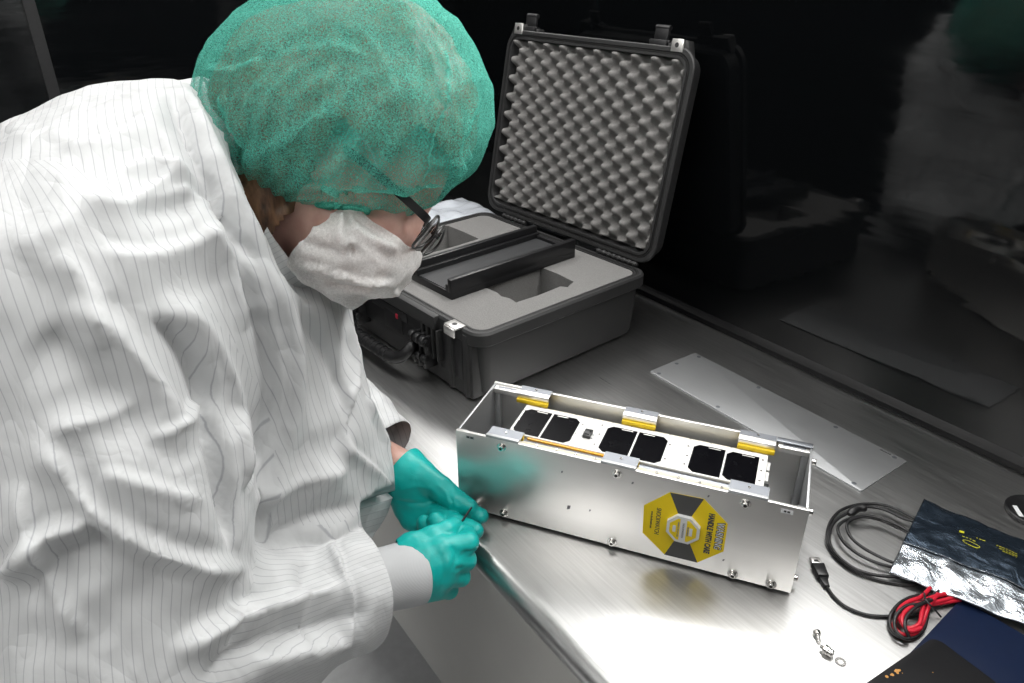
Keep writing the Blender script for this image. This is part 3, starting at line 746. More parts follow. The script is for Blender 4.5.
# ------------------------------------------------------------------ small satellite inside the box
sat = thing('cube_satellite', 'long small satellite with six black solar cells lying inside the aluminium box', 'satellite', tuple(np.array(BXP)+np.array([math.cos(BA)*.0632-math.sin(BA)*.0205, math.sin(BA)*.0632+math.cos(BA)*.0205, .0289])), BA)
SL, SWd, SH = .3435, .0975, .0985
obj('chassis', Geo().box((.002, .008, .0), (SL-.002, SWd-.008, SH-.004), .001), M['alu_grey'], sat)
for y0, y1 in ((0, .0085), (SWd-.0085, SWd)):
    for z0, z1 in ((0, .0085), (SH-.0125, SH-.004)):
        r_ = obj('rail', Geo().box((0, y0, z0), (SL, y1, z1), .0008), M['cream'], sat)
        if z0 > .05:
            for k in range(12):
                obj('rail_bolt', Geo().cyl((.02+.0275*k, (y0+y1)/2, z1-.0002), (.02+.0275*k, (y0+y1)/2, z1+.0012), .0018, n=10), M['screw'], r_)
obj('top_panel', Geo().box((.0, .0150, SH-.004), (SL, SWd-.0075, SH), .0006), M['white_panel'], sat)
obj('amber_tape', Geo().box((.03, .0118, SH-.0045), (.145, .0160, SH-.0014)), M['kapton'], sat, False)
def cell(x0, x1, y0, y1, right):
    c = .007; x0 -= .0632; x1 -= .0632; y0 -= .0205; y1 -= .0205
    if right: pl_ = [(x0, y0), (x1-c, y0), (x1, y0+c), (x1, y1-c), (x1-c, y1), (x0, y1)]
    else: pl_ = [(x0+c, y0), (x1, y0), (x1, y1), (x0+c, y1), (x0, y1-c), (x0, y0+c)]
    o = obj('solar_cell', Geo().prism(pl_, SH-.0001, SH+.0007, .0002), M['cell'], sat, False)
    xm = x0+.006 if right else x1-.022
    obj('contact_strip', Geo().box((xm, y1-.004, SH+.0007), (xm+.016, y1-.0025, SH+.0009)), M['alu'], o, False)
for a, b, r in ((.0672, .1068, 0), (.1098, .1505, 1), (.1912, .2325, 0), (.2352, .2760, 1), (.3112, .3525, 0), (.3550, .3962, 0)):
    cell(a, b, .0385, .1010, r)
cn = obj('connector', Geo().box((.1010, .0390, SH), (.1120, .0565, SH+.0050), .0008).box((.1030, .0420, SH+.005), (.1100, .0540, SH+.0064), .0006), M['pcb'], sat)
obj('connector_pins', Geo().box((.0985, .0415, SH), (.1010, .0435, SH+.0012)).box((.0985, .0520, SH), (.1010, .0540, SH+.0012)).box((.1120, .0415, SH), (.1150, .0435, SH+.0012)).box((.1120, .0500, SH), (.1150, .0520, SH+.0012)), M['alu_dull'], cn, False)
for x, y in ((.0035, .024), (.0035, .048), (.0035, .076), (.0895, .030), (.0895, .045), (.092, .070), (.121, .030), (.121, .055), (.119, .078), (.217, .032), (.217, .066), (.243, .030), (.243, .050), (.241, .072), (.3375, .030), (.3375, .052), (.3375, .076)):
    obj('panel_screw', Geo().cyl((x, y, SH-.0002), (x, y, SH+.0009), .0015, n=10), M['screw'], sat)
obj('end_connector', Geo().box((SL-.001, .020, SH-.030), (SL+.006, .034, SH-.004), .001), M['pcb'], sat)
obj('end_clip', Geo().box((SL-.001, .040, SH-.016), (SL+.0045, .060, SH-.005), .001).box((SL-.001, .064, SH-.016), (SL+.0045, .082, SH-.005), .001), M['white_panel'], sat)

# ------------------------------------------------------------------ loose lid plate of the box
pt = thing('aluminium_plate', 'thin grey aluminium plate with screw holes lying flat on the bench by the wall', 'plate', (-.6425, 1.0005, T), math.radians(.2))
obj('sheet', Geo().prism(rrect(-.222, -.0635, .222, .0635, .004), 0.0002, .003, .0006), M['alu_dull'], pt)
for x, y in ((-.212, .0), (-.205, .056), (-.205, -.056), (-.06, .056), (-.06, -.056), (.10, .056), (.10, -.056), (.205, .056), (.205, -.056)):
    obj('screw_hole', Geo().lathe((x, y, .0029), (0, 0, 1), [(0, .0038), (.0002, .0038), (.0003, .0030)], 16), M['alu_grey'], pt)
obj('slot', Geo().box((.180, .0560, .0030), (.198, .0585, .0033)), M['dark_screw'], pt, False)

# ------------------------------------------------------------------ USB cable
def tz(pts, z): return [onz(x, y, T+(z if len(q) < 1 else q[0])) for (x, y, *q) in pts]
c0 = onz(865, 545, T)
us = thing('usb_cable', 'black cable coiled on the bench with a loose plug beside the box', 'cable', tuple(c0))
R_ = .0022
path = [(826, 586, .0026), (835, 598, .0024), (848, 608, .0024), (870, 615.5, .0024), (896, 616, .0025), (925, 612, .0025), (960, 588, .0028), (955, 550, .003), (935, 527, .004), (912, 517, .0045), (894, 508, .0045), (876, 504, .0045), (856, 505, .005), (840, 511, .006), (830, 523, .0065), (827, 540, .0052), (833, 553, .0028), (848, 566, .0026), (866, 576, .0025), (888, 582, .0024), (914, 584, .0024), (950, 575, .0028), (955, 545, .0072), (930, 527, .0085), (905, 519, .0085), (885, 510, .0085), (866, 507, .0090), (846, 514, .0100), (833, 524, .0090), (829, 540, .0075), (836, 554, .0072), (852, 567, .0070), (870, 574, .0068), (890, 576.5, .0068), (915, 576, .0068), (945, 565, .0072), (945, 545, .0110), (920, 538, .0112), (900, 529, .0112), (880, 520, .0112), (862, 517, .0120), (848, 519, .0115), (838, 527, .0112), (842, 540, .0100), (855, 552, .0092), (872, 561, .0085), (892, 567, .0080), (915, 570, .0078), (942, 560, .0085), (940, 545, .0140), (915, 535, .0150), (895, 524, .0150), (872, 516.5, .0155), (856, 518, .0150), (847, 524, .0140), (850, 536, .0120), (862, 547, .0110), (880, 557, .0105), (896, 563, .0100), (918, 563, .0100)]
pp = [onz(x, y, T+z)-c0 for x, y, z in path]
obj('cord', Geo().tube(smooth_path(pp, 7), R_, 10), M['cable'], us)
a = onz(826, 586, T+.0026)-c0; b = onz(815.5, 561, T+.0050)-c0; e = onz(812.5, 551.5, T+.0050)-c0
d = (b-a); d[2] = 0; d /= np.linalg.norm(d); n_ = np.array([-d[1], d[0], 0])
def slab(o, d, n, l0, l1, w0, w1, z0, z1, bev=.001):
    g = Geo().prism([(l0, -w0), (l1, -w1), (l1, w1), (l0, w0)], z0, z1, bev); g.v = [tuple(o + d*v[0] + n*v[1] + np.array([0, 0, v[2]])) for v in g.v]; return g
o0 = np.array([a[0], a[1], 0.])
pg = obj('plug', slab(o0, d, n_, .012, .034, .0070, .0082, .0004, .0100, .0018), M['cable'], us)
obj('strain_relief', slab(o0, d, n_, -.003, .013, .0032, .0058, .0004, .0070, .0016), M['cable'], pg)
obj('metal_shell', slab(o0, d, n_, .034, .047, .0062, .0062, .0026, .0072, .0005), M['alu'], pg)
obj('shell_window', slab(o0, d, n_, .038, .042, .0040, .0020, .0071, .0074, .0001), M['dark_screw'], pg)
tie0 = [onz(849, 514.5, T+.0125)-c0, onz(858, 508, T+.014)-c0, onz(867, 509, T+.014)-c0]
obj('cable_tie', Geo().tube(smooth_path(tie0, 4), [.003, .0055, .0062, .0062, .006, .006, .006, .0055, .003], 10), M['cable'], us)

# ------------------------------------------------------------------ dark folder and black tablet case, right front
fA, fB = onz(965, 596, T), onz(907, 658, T)
fd = (fA-fB)[:2]; fd /= np.linalg.norm(fd); fn = np.array([fd[1], -fd[0]])    # along the visible edge / away from the box
fo = fB[:2]-fd*.10
f_ = thing('folder', 'dark navy blue folder lying on the bench under the shiny bag', 'folder', (fo[0], fo[1], T), math.atan2(fd[1], fd[0]))
obj('cover', Geo().box((0, -.23, .0002), (.235, 0, .0016), .0004).box((0, -.23, .0036), (.235, 0, .0050), .0004), M['blue'], f_)
obj('sheets', Geo().box((.002, -.228, .0016), (.233, -.002, .0036)), M['white_plastic'], f_, False)
obj('spine', Geo().box((-.0012, -.23, .0002), (.0004, 0, .005), .0003), M['blue'], f_)
q0, q1, q2 = onz(932, 638, T+.011), onz(862, 686, T+.011), onz(1000, 686, T+.011)
e1 = (q1-q0)[:2]; e1 /= np.linalg.norm(e1); e2 = np.array([-e1[1], e1[0]])
if e2@(q2-q0)[:2] < 0: e2 = -e2
tb = thing('tablet_case', 'black tablet case with one rounded corner and tan specks lying on the navy folder', 'tablet case', (q0[0], q0[1], T+.0051), math.atan2(e1[1], e1[0]))
sg = 1 if np.cross(e1, e2) > 0 else -1
ya, yb = sorted((0, sg*.17))
obj('shell', Geo().prism(rrect(-.004, ya, .245, yb, .012), 0.0, .0075, .0015), M['tablet'], tb)
g = Geo()
random.seed(3)
for k in range(8):
    x, y = .085+random.uniform(-.012, .012), sg*(.004+random.uniform(0, .006)); r = random.uniform(.0008, .0026); g.lathe((x, y, .0074), (0, 0, 1), [(0, r), (.0004, r*.9), (.0006, r*.4)], 7)
for k in range(9):
    x, y = random.uniform(.02, .2), sg*random.uniform(.01, .10); g.lathe((x, y, .0074), (0, 0, 1), [(0, .0007), (.0003, .0005)], 6)
obj('specks', g, M['stain'], tb)

# ------------------------------------------------------------------ static shielding bag
K = [onz(924, 499, T+.018), onz(1090, 566, T+.018), onz(1046, 628, T+.018), onz(890, 569, T+.018)]
kc = K[0]
sb = thing('antistatic_bag', 'shiny dark static shielding bag with yellow print and a silver crinkled edge', 'bag', (kc[0], kc[1], T))
def bz(u, v, p): return .0165 + .0050*math.sin(PI*min(1, v*1.15))*(.6+.4*math.sin(PI*u)) + .0022*nz(p, 30, 2) + .0012*nz(p, 75, 5) + .0018*max(0, nz((p[0]*1.0, p[1]*3.5), 14, 8))
Kl = [(k-kc)[:2] for k in K]
m1 = .66
mid0 = Kl[0]*(1-m1)+Kl[3]*m1; mid1 = Kl[1]*(1-m1)+Kl[2]*m1
body = obj('bag_body', pillow(90, 44, [Kl[0], Kl[1], mid1, mid0], lambda u, v, p: bz(u, v*m1, p), .0022), M['esd'], sb, angle=0)
obj('silver_edge', pillow(90, 30, [mid0, mid1, Kl[2], Kl[3]], lambda u, v, p: bz(u, m1+v*(1-m1), p)+.0016*nz(p, 60, 4)-.006*v*v, .0020), M['foil'], sb, angle=0)
lp = [mid0*(1-i/40)+mid1*(i/40) for i in range(41)]
obj('seal_line', Geo().tube([(p[0], p[1], bz(i/40, m1, p)+.0026) for i, p in enumerate(lp)], .0007, 6), M['foil'], sb)
def onbag(px, py):
    p = onz(px, py, T+.0235)-np.array([kc[0], kc[1], T]); return p
ux = onbag(1000, 548)-onbag(960, 534); ux[2] = 0; ux /= np.linalg.norm(ux); uy = np.array([-ux[1], ux[0], 0])
def uvof(p):
    e1_ = Kl[1]-Kl[0]; e2_ = Kl[3]-Kl[0]; A_ = np.stack([e1_, e2_], 1); return np.linalg.solve(A_, np.array(p[:2]))
def mark(g, px, py, shape):
    c = onbag(px, py)
    pts = [c + ux*a + uy*b for a, b in shape]; pts2 = []
    for p in pts:
        u, v = uvof(p); pts2.append((p[0], p[1], bz(u, v, p)+.0031))
    n = len(g.v); g.v += pts2; g.f.append(tuple(range(n, n+len(pts2))))
g = Geo(); r = .0032
mark(g, 962, 531.5, [(-.0028, -.003), (.003, -.0022), (.0024, .0032), (-.0032, .0024)])
random.seed(9)
for (px, py, n_, dx) in ((963, 537.5, 4, 3.6), (977, 538, 3, 3.4), (997, 546, 7, 3.2), (1000, 549.6, 6, 3.2), (1003, 553, 5, 3.2), (970, 546, 3, 3)):
    for k in range(n_):
        l = random.uniform(.0008, .0018); mark(g, px+dx*k, py+dx*.36*k, [(-l, -.0007), (l, -.0007), (l, .0007), (-l, .0007)])
for k in range(22):
    a0, a1 = 2*PI*k/22, 2*PI*(k+.8)/22
    mark(g, 971, 544.5, [(.0105*math.cos(a0), .0042*math.sin(a0)), (.0105*math.cos(a1), .0042*math.sin(a1)), (.0094*math.cos(a1), .0033*math.sin(a1)), (.0094*math.cos(a0), .0033*math.sin(a0))])
obj('yellow_print', g, M['esd_ink'], body, False, recalc=False)

# ------------------------------------------------------------------ red and black wire bundle
wc = onz(912, 612, T)
wr = thing('wire_bundle', 'tied bundle of red and black wires beside the shiny bag', 'wires', tuple(wc))
def wpath(l): return smooth_path([onz(x, y, T+z)-wc for x, y, z in l], 8)
obj('red_wire', Geo().tube(wpath([(960, 600, .006), (935, 604, .007), (914, 606, .008), (900, 614, .008), (894, 626, .0065), (902, 634, .006), (914, 634, .006), (922, 624, .008), (929, 606, .012), (938, 594, .012)]), .0026, 10), M['wire_red'], wr)
obj('red_wire', Geo().tube(wpath([(930, 588, .010), (921, 597, .012), (908, 602, .013), (899, 610, .0125), (900, 620, .012), (908, 628, .011), (919, 624, .013), (922, 612, .014), (926, 600, .014), (945, 594, .010)]), .0026, 10), M['wire_red'], wr)
obj('red_wire', Geo().tube(wpath([(968, 592, .008), (948, 599, .009), (930, 603, .010), (917, 604, .016), (905, 612, .0165), (902, 622, .0155), (910, 631, .012), (921, 628, .012)]), .0026, 10), M['wire_red'], wr)
obj('black_wire', Geo().tube(wpath([(960, 596, .004), (925, 595, .006), (905, 600, .007), (893, 611, .007), (889.5, 622, .005), (893, 632, .0045), (904, 638, .004), (915, 637, .004), (924, 628, .004), (928, 612, .006)]), .0024, 10), M['cable'], wr)
obj('black_wire', Geo().tube(wpath([(940, 590, .008), (922, 603, .017), (906, 606, .018), (896, 616, .0155), (895, 628, .012), (902, 637, .009), (909, 638, .008), (905, 627, .016), (907, 616, .018), (918, 606, .019), (932, 600, .015)]), .0020, 10), M['cable'], wr)
obj('wire_tie', Geo().tube(wpath([(924, 593, .016), (926, 600, .020), (931, 606, .017), (934, 609, .012), (941, 617, .0025)]), .0012, 8), M['cable'], wr)

# ------------------------------------------------------------------ loose fasteners
def loose_screw(px, py, qx, qy, label):
    a = onz(px, py, T+.0042); b = onz(qx, qy, T+.0024); d = b-a; d /= np.linalg.norm(d)
    t = thing('machine_screw', label, 'screw', (a[0], a[1], T)); a = np.array([0, 0, .0042])
    obj('head', Geo().lathe(a, d, [(0, .0026), (.0001, .0040), (.0006, .0043), (.0052, .0043), (.0056, .0038)], 20), M['screw'], t)
    obj('shank', Geo().lathe(a+d*.0054, d, [(0, .0024)]+[(x*.0006+.0003, .0024-.0003*(x % 2)) for x in range(16)], 14), M['screw'], t)
    obj('hex_socket', Geo().lathe(a-d*.0001, d, [(0, .0021), (.0003, .0021)], 6), M['dark_screw'], t)
loose_screw(816.5, 631, 818.5, 640, 'small loose screw on the bench, farthest from the washer')
a = onz(833, 655, T+.0045); dd = onz(822, 648, T+.0045)-a; dd /= np.linalg.norm(dd)
t = thing('machine_screw', 'loose screw with a fitted collar lying next to the flat washer', 'screw', (a[0], a[1], T))
o_ = np.array([0, 0, .0056])
obj('head', Geo().lathe(o_, dd, [(0, .0028), (.0001, .0042), (.0008, .0046), (.005, .0046), (.0054, .004)], 20), M['screw'], t)
obj('collar', Geo().lathe(o_+dd*.0054, dd, [(0, .0030), (.0001, .0055), (.0016, .0056), (.0018, .0046), (.0028, .0046), (.003, .0056), (.0055, .0056), (.0057, .003)], 22), M['screw'], t)
obj('shank', Geo().lathe(o_+dd*.011, dd, [(0, .0024)]+[(x*.0006+.0003, .0024-.0003*(x % 2)) for x in range(8)], 14), M['screw'], t)
obj('hex_socket', Geo().lathe(o_-dd*.0001, dd, [(0, .0023), (.0003, .0023)], 6), M['dark_screw'], t)
a = onz(840.5, 662, T)
ws = obj('washer', Geo().loft([[(r*math.cos(2*PI*k/28), r*math.sin(2*PI*k/28), z) for k in range(28)] for r, z in ((.0030, .0), (.0062, .0), (.0064, .0006), (.0060, .0012), (.0033, .0012), (.0030, .0008), (.0030, 0))]), M['screw'], None, loc=(a[0], a[1], T+.0001))
tag(ws, 'small flat steel washer lying on the bench', 'washer')

# ------------------------------------------------------------------ black disc at the right edge
a = onz(1032, 514, T)
dk = thing('lens_cap', 'round black cap with bold white lettering at the right edge of the bench', 'cap', tuple(a))
obj('disc', Geo().lathe((0, 0, 0), (0, 0, 1), [(0, .034), (.0008, .0355), (.006, .0355), (.0075, .034), (.0075, .031), (.0068, .030)], 48), M['black_plastic'], dk)
e1 = onz(1024, 520, T)-onz(1013, 503, T); e1[2] = 0; e1 /= np.linalg.norm(e1); e2 = np.array([-e1[1], e1[0], 0]); o_ = onz(1018, 511, T+.007)-a
g = Geo()
for s_, (dx, dy) in enumerate(((0, 0), (.004, .026))):
    pts = [(-.012, -.003), (.012, -.003), (.012, .003), (-.012, .003)]
    if s_: pts = [(-.012, -.001), (.012, .016), (.012, .023), (-.012, .006)]
    c_ = [o_+e1*(p[0]+dx)+e2*(p[1]+dy) for p in pts]; g.add([(p[0], p[1], .0068) for p in c_]+[(p[0], p[1], .0073) for p in c_], [(0, 1, 2, 3), (4, 5, 6, 7), (0, 1, 5, 4), (1, 2, 6, 5), (2, 3, 7, 6), (3, 0, 4, 7)])
obj('white_lettering', g, M['white_plastic'], dk, False)

# ------------------------------------------------------------------ the person bending over the box
FV = np.array([.582, .813, 0]); LV = np.array([-.813, .582, 0]); ZV = np.array([0, 0, 1.0])
def B(f, l, z): return FV*f + LV*l + ZV*(T+z)          # body frame: forward, leftwards, height over the bench
R3 = np.stack([FV, LV, ZV])
ROOT = B(-.50, .80, 0); ROOT[2] = 0
SR, SL_ = B(-.425, .625, .425), B(-.43, .965, .43)
ELR, WRR = P(150, 645, .76), P(392, 575, .957)
ELL, WRL = P(292, 415, 1.185), P(399, 468, 1.105)
HF = np.array([.688, .453, -.566]); HF /= np.linalg.norm(HF)
HU = np.array([.08, .732, .68]); HU -= HF*(HU@HF); HU /= np.linalg.norm(HU); HR = np.cross(HF, HU)
HC = P(357, 178, .835)
RH = np.stack([HF, HU, HR])
def Hd(f, u, r): return HC + HF*f + HU*u + HR*r
NECK = P(228, 222, .87)
PL = lambda x, y, d: P(x, y, d*.977)
# hands: joints of both hands
RHAND = dict(join=.0025, fat=1.17,
    wrist=P(390, 575, .957), palm=[P(420, 556, .965), P(424, 570, .968), P(420, 586, .972)],
    thumb=([P(412, 548, .972), P(432, 538, .978), P(446, 531, .988), P(454, 526, 1.000)], [.0150, .0125, .0108, .0090]),
    index=([P(440, 549, .964), P(468, 543, .978), P(467, 535, .998), P(460, 530, 1.010)], [.0125, .0112, .0102, .0088]),
    middle=([P(445, 562, .960), P(466, 560, .984), P(458, 554, 1.012), P(448, 552, 1.012)], [.0128, .0116, .0105, .009]),
    ring=([P(444, 576, .966), P(460, 576, .992), P(450, 570, 1.014), P(440, 566, 1.008)], [.0122, .0110, .0100, .0088]),
    little=([P(436, 588, .974), P(449, 589, .998), P(441, 583, 1.014), P(433, 578, 1.008)], [.0112, .0098, .009, .008]))
LHAND = dict(join=0, fat=1.12,
    wrist=PL(399, 468, 1.125), palm=[PL(418, 480, 1.115), PL(412, 494, 1.118), PL(408, 508, 1.118)],
    thumb=([PL(420, 476, 1.105), PL(441, 489, 1.085), PL(456, 501, 1.072), PL(469, 507, 1.070)], [.0190, .0155, .0130, .0105]),
    index=([PL(438, 500, 1.108), PL(460, 510, 1.090), PL(473, 514, 1.078), PL(481, 516.5, 1.070)], [.0130, .0115, .0105, .0092]),
    middle=([PL(430, 510, 1.100), PL(456, 525, 1.050), PL(468, 529, 1.040), PL(475, 531, 1.034)], [.0130, .0118, .0110, .0098]),
    ring=([PL(422, 517, 1.100), PL(440, 533, 1.065), PL(440, 526, 1.050), PL(436, 521, 1.052)], [.0125, .0112, .0108, .0098]),
    little=([PL(411, 519, 1.105), PL(426, 534, 1.078), PL(427, 527, 1.062), PL(424, 522.5, 1.062)], [.0115, .0100, .0092, .0082]))
def hand_field(F, H_, grow, wrist_r, k=.006):
    join = H_.get('join', 0); fat = H_.get('fat', 1)
    H_ = {k_: ((v[0], [r*fat for r in v[1]]) if isinstance(v, tuple) else v) for k_, v in H_.items()}
    for nm in ('index', 'middle', 'ring', 'little'):
        pts, rs = H_[nm]; F.cone(H_['wrist'], pts[0], wrist_r*.62+grow, rs[0]*1.05+grow, .014)
    for q in H_['palm']: F.cone(H_['wrist'], q, wrist_r*.8+grow, .0165+grow, .014)
    for i in range(2): F.cone(H_['palm'][i], H_['palm'][i+1], .0165+grow, .0165+grow, .012)
    F.cone(H_['wrist'], H_['thumb'][0][0], wrist_r*.8+grow, H_['thumb'][1][0]+grow, .014)
    for q in H_['palm'][:2]: F.cone(q, H_['thumb'][0][0], .014+grow, .014+grow, .012)
    D = F.blank()
    for nm in ('thumb', 'index', 'middle', 'ring', 'little'):
        pts, rs = H_[nm]; G_ = F.blank(); G_.chain(pts, [r+grow for r in rs], .003)
        if join > 0: hj = np.clip(.5+.5*(D.d-G_.d)/join, 0, 1); D.d = (D.d*(1-hj)+G_.d*hj-join*hj*(1-hj)).astype(np.float32)
        else: D.d = np.minimum(D.d, G_.d)        # fingers stay apart from one another
    hh = np.clip(.5+.5*(F.d-D.d)/k, 0, 1); F.d = (F.d*(1-hh)+D.d*hh-k*hh*(1-hh)).astype(np.float32)

# ---- body: one continuous figure
F = Field((-1.30, -.22, 0.0), (-.52, .52, 1.62), .0065)
F.ell(Hd(-.012, .032, 0), (.096, .092, .076), RH, .01)
F.ell(Hd(.030, -.045, 0), (.066, .072, .058), RH, .03)
F.ell(Hd(.052, -.02, .030), (.030, .03, .026), RH, .02).ell(Hd(.052, -.02, -.030), (.030, .03, .026), RH, .02)
F.cone(Hd(.078, .012, 0), Hd(.092, -.028, 0), .008, .0115, .010)
F.ell(Hd(.074, -.088, 0), (.020, .018, .022), RH, .02)
F.ell(Hd(.082, -.058, 0), (.010, .010, .022), RH, .008)
for s_ in (-1, 1):
    F.ell(Hd(.086, .002, .032*s_), (.012, .011, .015), RH, .008, 'd')
    F.ell(Hd(-.012, -.005, .076*s_), (.017, .030, .009), RH, .005)
F.cone(Hd(-.035, -.04, 0), NECK, .056, .060, .03)
F.cone(NECK, B(-.40, .80, .44), .060, .085, .05)
F.cone(SR, SL_, .065, .065, .05)
F.ell(B(-.42, .80, .34), (.115, .165, .16), R3, .05).ell(B(-.48, .80, .12), (.11, .15, .18), R3, .06).ell(B(-.53, .80, -.06), (.12, .165, .12), R3, .06)
F.chain([SR, (SR+ELR)/2, ELR], [.056, .050, .042], .03); F.chain([ELR, WRR], [.042, .029], .02)
F.chain([SL_, (SL_+ELL)/2, ELL], [.056, .050, .042], .03); F.chain([ELL, WRL], [.042, .029], .02)
for s_ in (-1, 1):
    hp, kn, an = B(-.53, .80+.09*s_, -.08), B(-.475, .80+.10*s_, -.44), B(-.53, .80+.10*s_, -.82)
    F.chain([hp, kn], [.088, .060], .04); F.chain([kn, an], [.058, .042], .02); F.cone(an, B(-.36, .80+.12*s_, -.868), .036, .028, .02)
hand_field(F, RHAND, -.0040, .026); hand_field(F, LHAND, -.0040, .026)
body = from_field(F, 2)
pers = sobj('person', body, M['skin'], None, ROOT); pers.location = ROOT
tag(pers, 'person in white pinstriped coverall and green hairnet bending over the aluminium box', 'person')
def kid(name, surf, mat, parent=None, **kw): return sobj(name, surf, mat, parent or pers, ROOT, **kw)
def kgeo(name, geo, mat, parent=None, **kw):
    geo.v = [tuple(np.array(v)-ROOT) for v in geo.v]; return obj(name, geo, mat, parent or pers, **kw)

# ---- coat: torso and sleeves sewn together
F = Field((-1.42, -.32, T-.62), (-.46, .46, 1.58), .0052)
F.ell(B(-.405, .80, .415), (.20, .23, .185), R3, .05)
F.ell(B(-.42, .79, .22), (.225, .215, .24), R3, .07)
F.ell(B(-.358, .80, .078), (.190, .19, .15), R3, .07)
F.ell(B(-.52, .80, -.06), (.17, .205, .24), R3, .08)
F.cone(B(-.53, .80, -.15), B(-.55, .80, -.42), .17, .165, .08)
F.cone(SR, SL_, .10, .10, .06)
F.chain([SL_, (SL_+ELL)/2, ELL], [.10, .09, .075], .03); F.chain([ELL, P(342, 412, 1.155), P(398, 455, 1.108)], [.072, .060, .040], .015)
TORSO = F.d.copy(); F.d = np.full(F.n, .3, np.float32)
MIDR = P(112, 470, .715)
ENDR = P(356, 586, .928)
s_pts = [SR+ZV*.0, MIDR, P(128, 645, .735), P(255, 622, .845), ENDR, ENDR+(ENDR-P(255, 622, .845))*.25]
F.chain(s_pts, [.105, .118, .118, .086, .066, .062], .03)
ARM = F.d.copy()
ax = np.stack(np.meshgrid(*[F.lo[i]+F.h*np.arange(F.n[i]) for i in range(3)], indexing='ij'), -1)
kk = np.clip((ax[..., 2]-(T+.28))/.2, 0, 1)*.085+.006       # flows into the shoulder above, a sharp crease at the armpit
hh = np.clip(.5+.5*(TORSO-ARM)/kk, 0, 1); F.d = (TORSO*(1-hh)+ARM*hh-kk*hh*(1-hh)).astype(np.float32)
# room for the neck
F.cone(NECK, Hd(-.02, -.02, .0), .078, .10, .02, 'd')
F.chain([P(255, 168, .76), P(266, 215, .76), P(282, 256, .77), P(310, 282, .80)], [.030, .034, .030, .020], .015, 'd')
coat = from_field(F, 2)
def sample(field, F, v):
    i = (v-F.lo)/F.h; i0 = np.clip(np.floor(i).astype(int), 0, F.n-2); return field[i0[:, 0], i0[:, 1], i0[:, 2]]
sleeve_side = sample(ARM, F, coat.v) < sample(TORSO, F, coat.v)+.025
# pinstripes follow the cloth: across the torso panels, along the arm on the sleeve
SPC = .0078
tor = (coat.v@FV)*.92 + (coat.v@LV)*.40 + .10*coat.v[:, 2]
axp = np.array(smooth_path(s_pts, 14)); tn = np.gradient(axp, axis=0); tn /= np.linalg.norm(tn, axis=1)[:, None]
u = CD - tn[0]*(CD@tn[0]); us_ = []
for i in range(len(axp)): u = u - tn[i]*(u@tn[i]); u /= np.linalg.norm(u); us_.append(u.copy())
us_ = np.array(us_); ws_ = np.cross(tn, us_)
near = np.array([np.argmin(((axp-v)**2).sum(1)) for v in coat.v]); q = coat.v-axp[near]
ang = np.arctan2((q*ws_[near]).sum(1), -(q*us_[near]).sum(1))      # the join of the pattern lies on the side away from the camera
stripe, stripe_t = ang*.115/SPC + 50, tor/SPC + 50; panel = sleeve_side.astype(float)
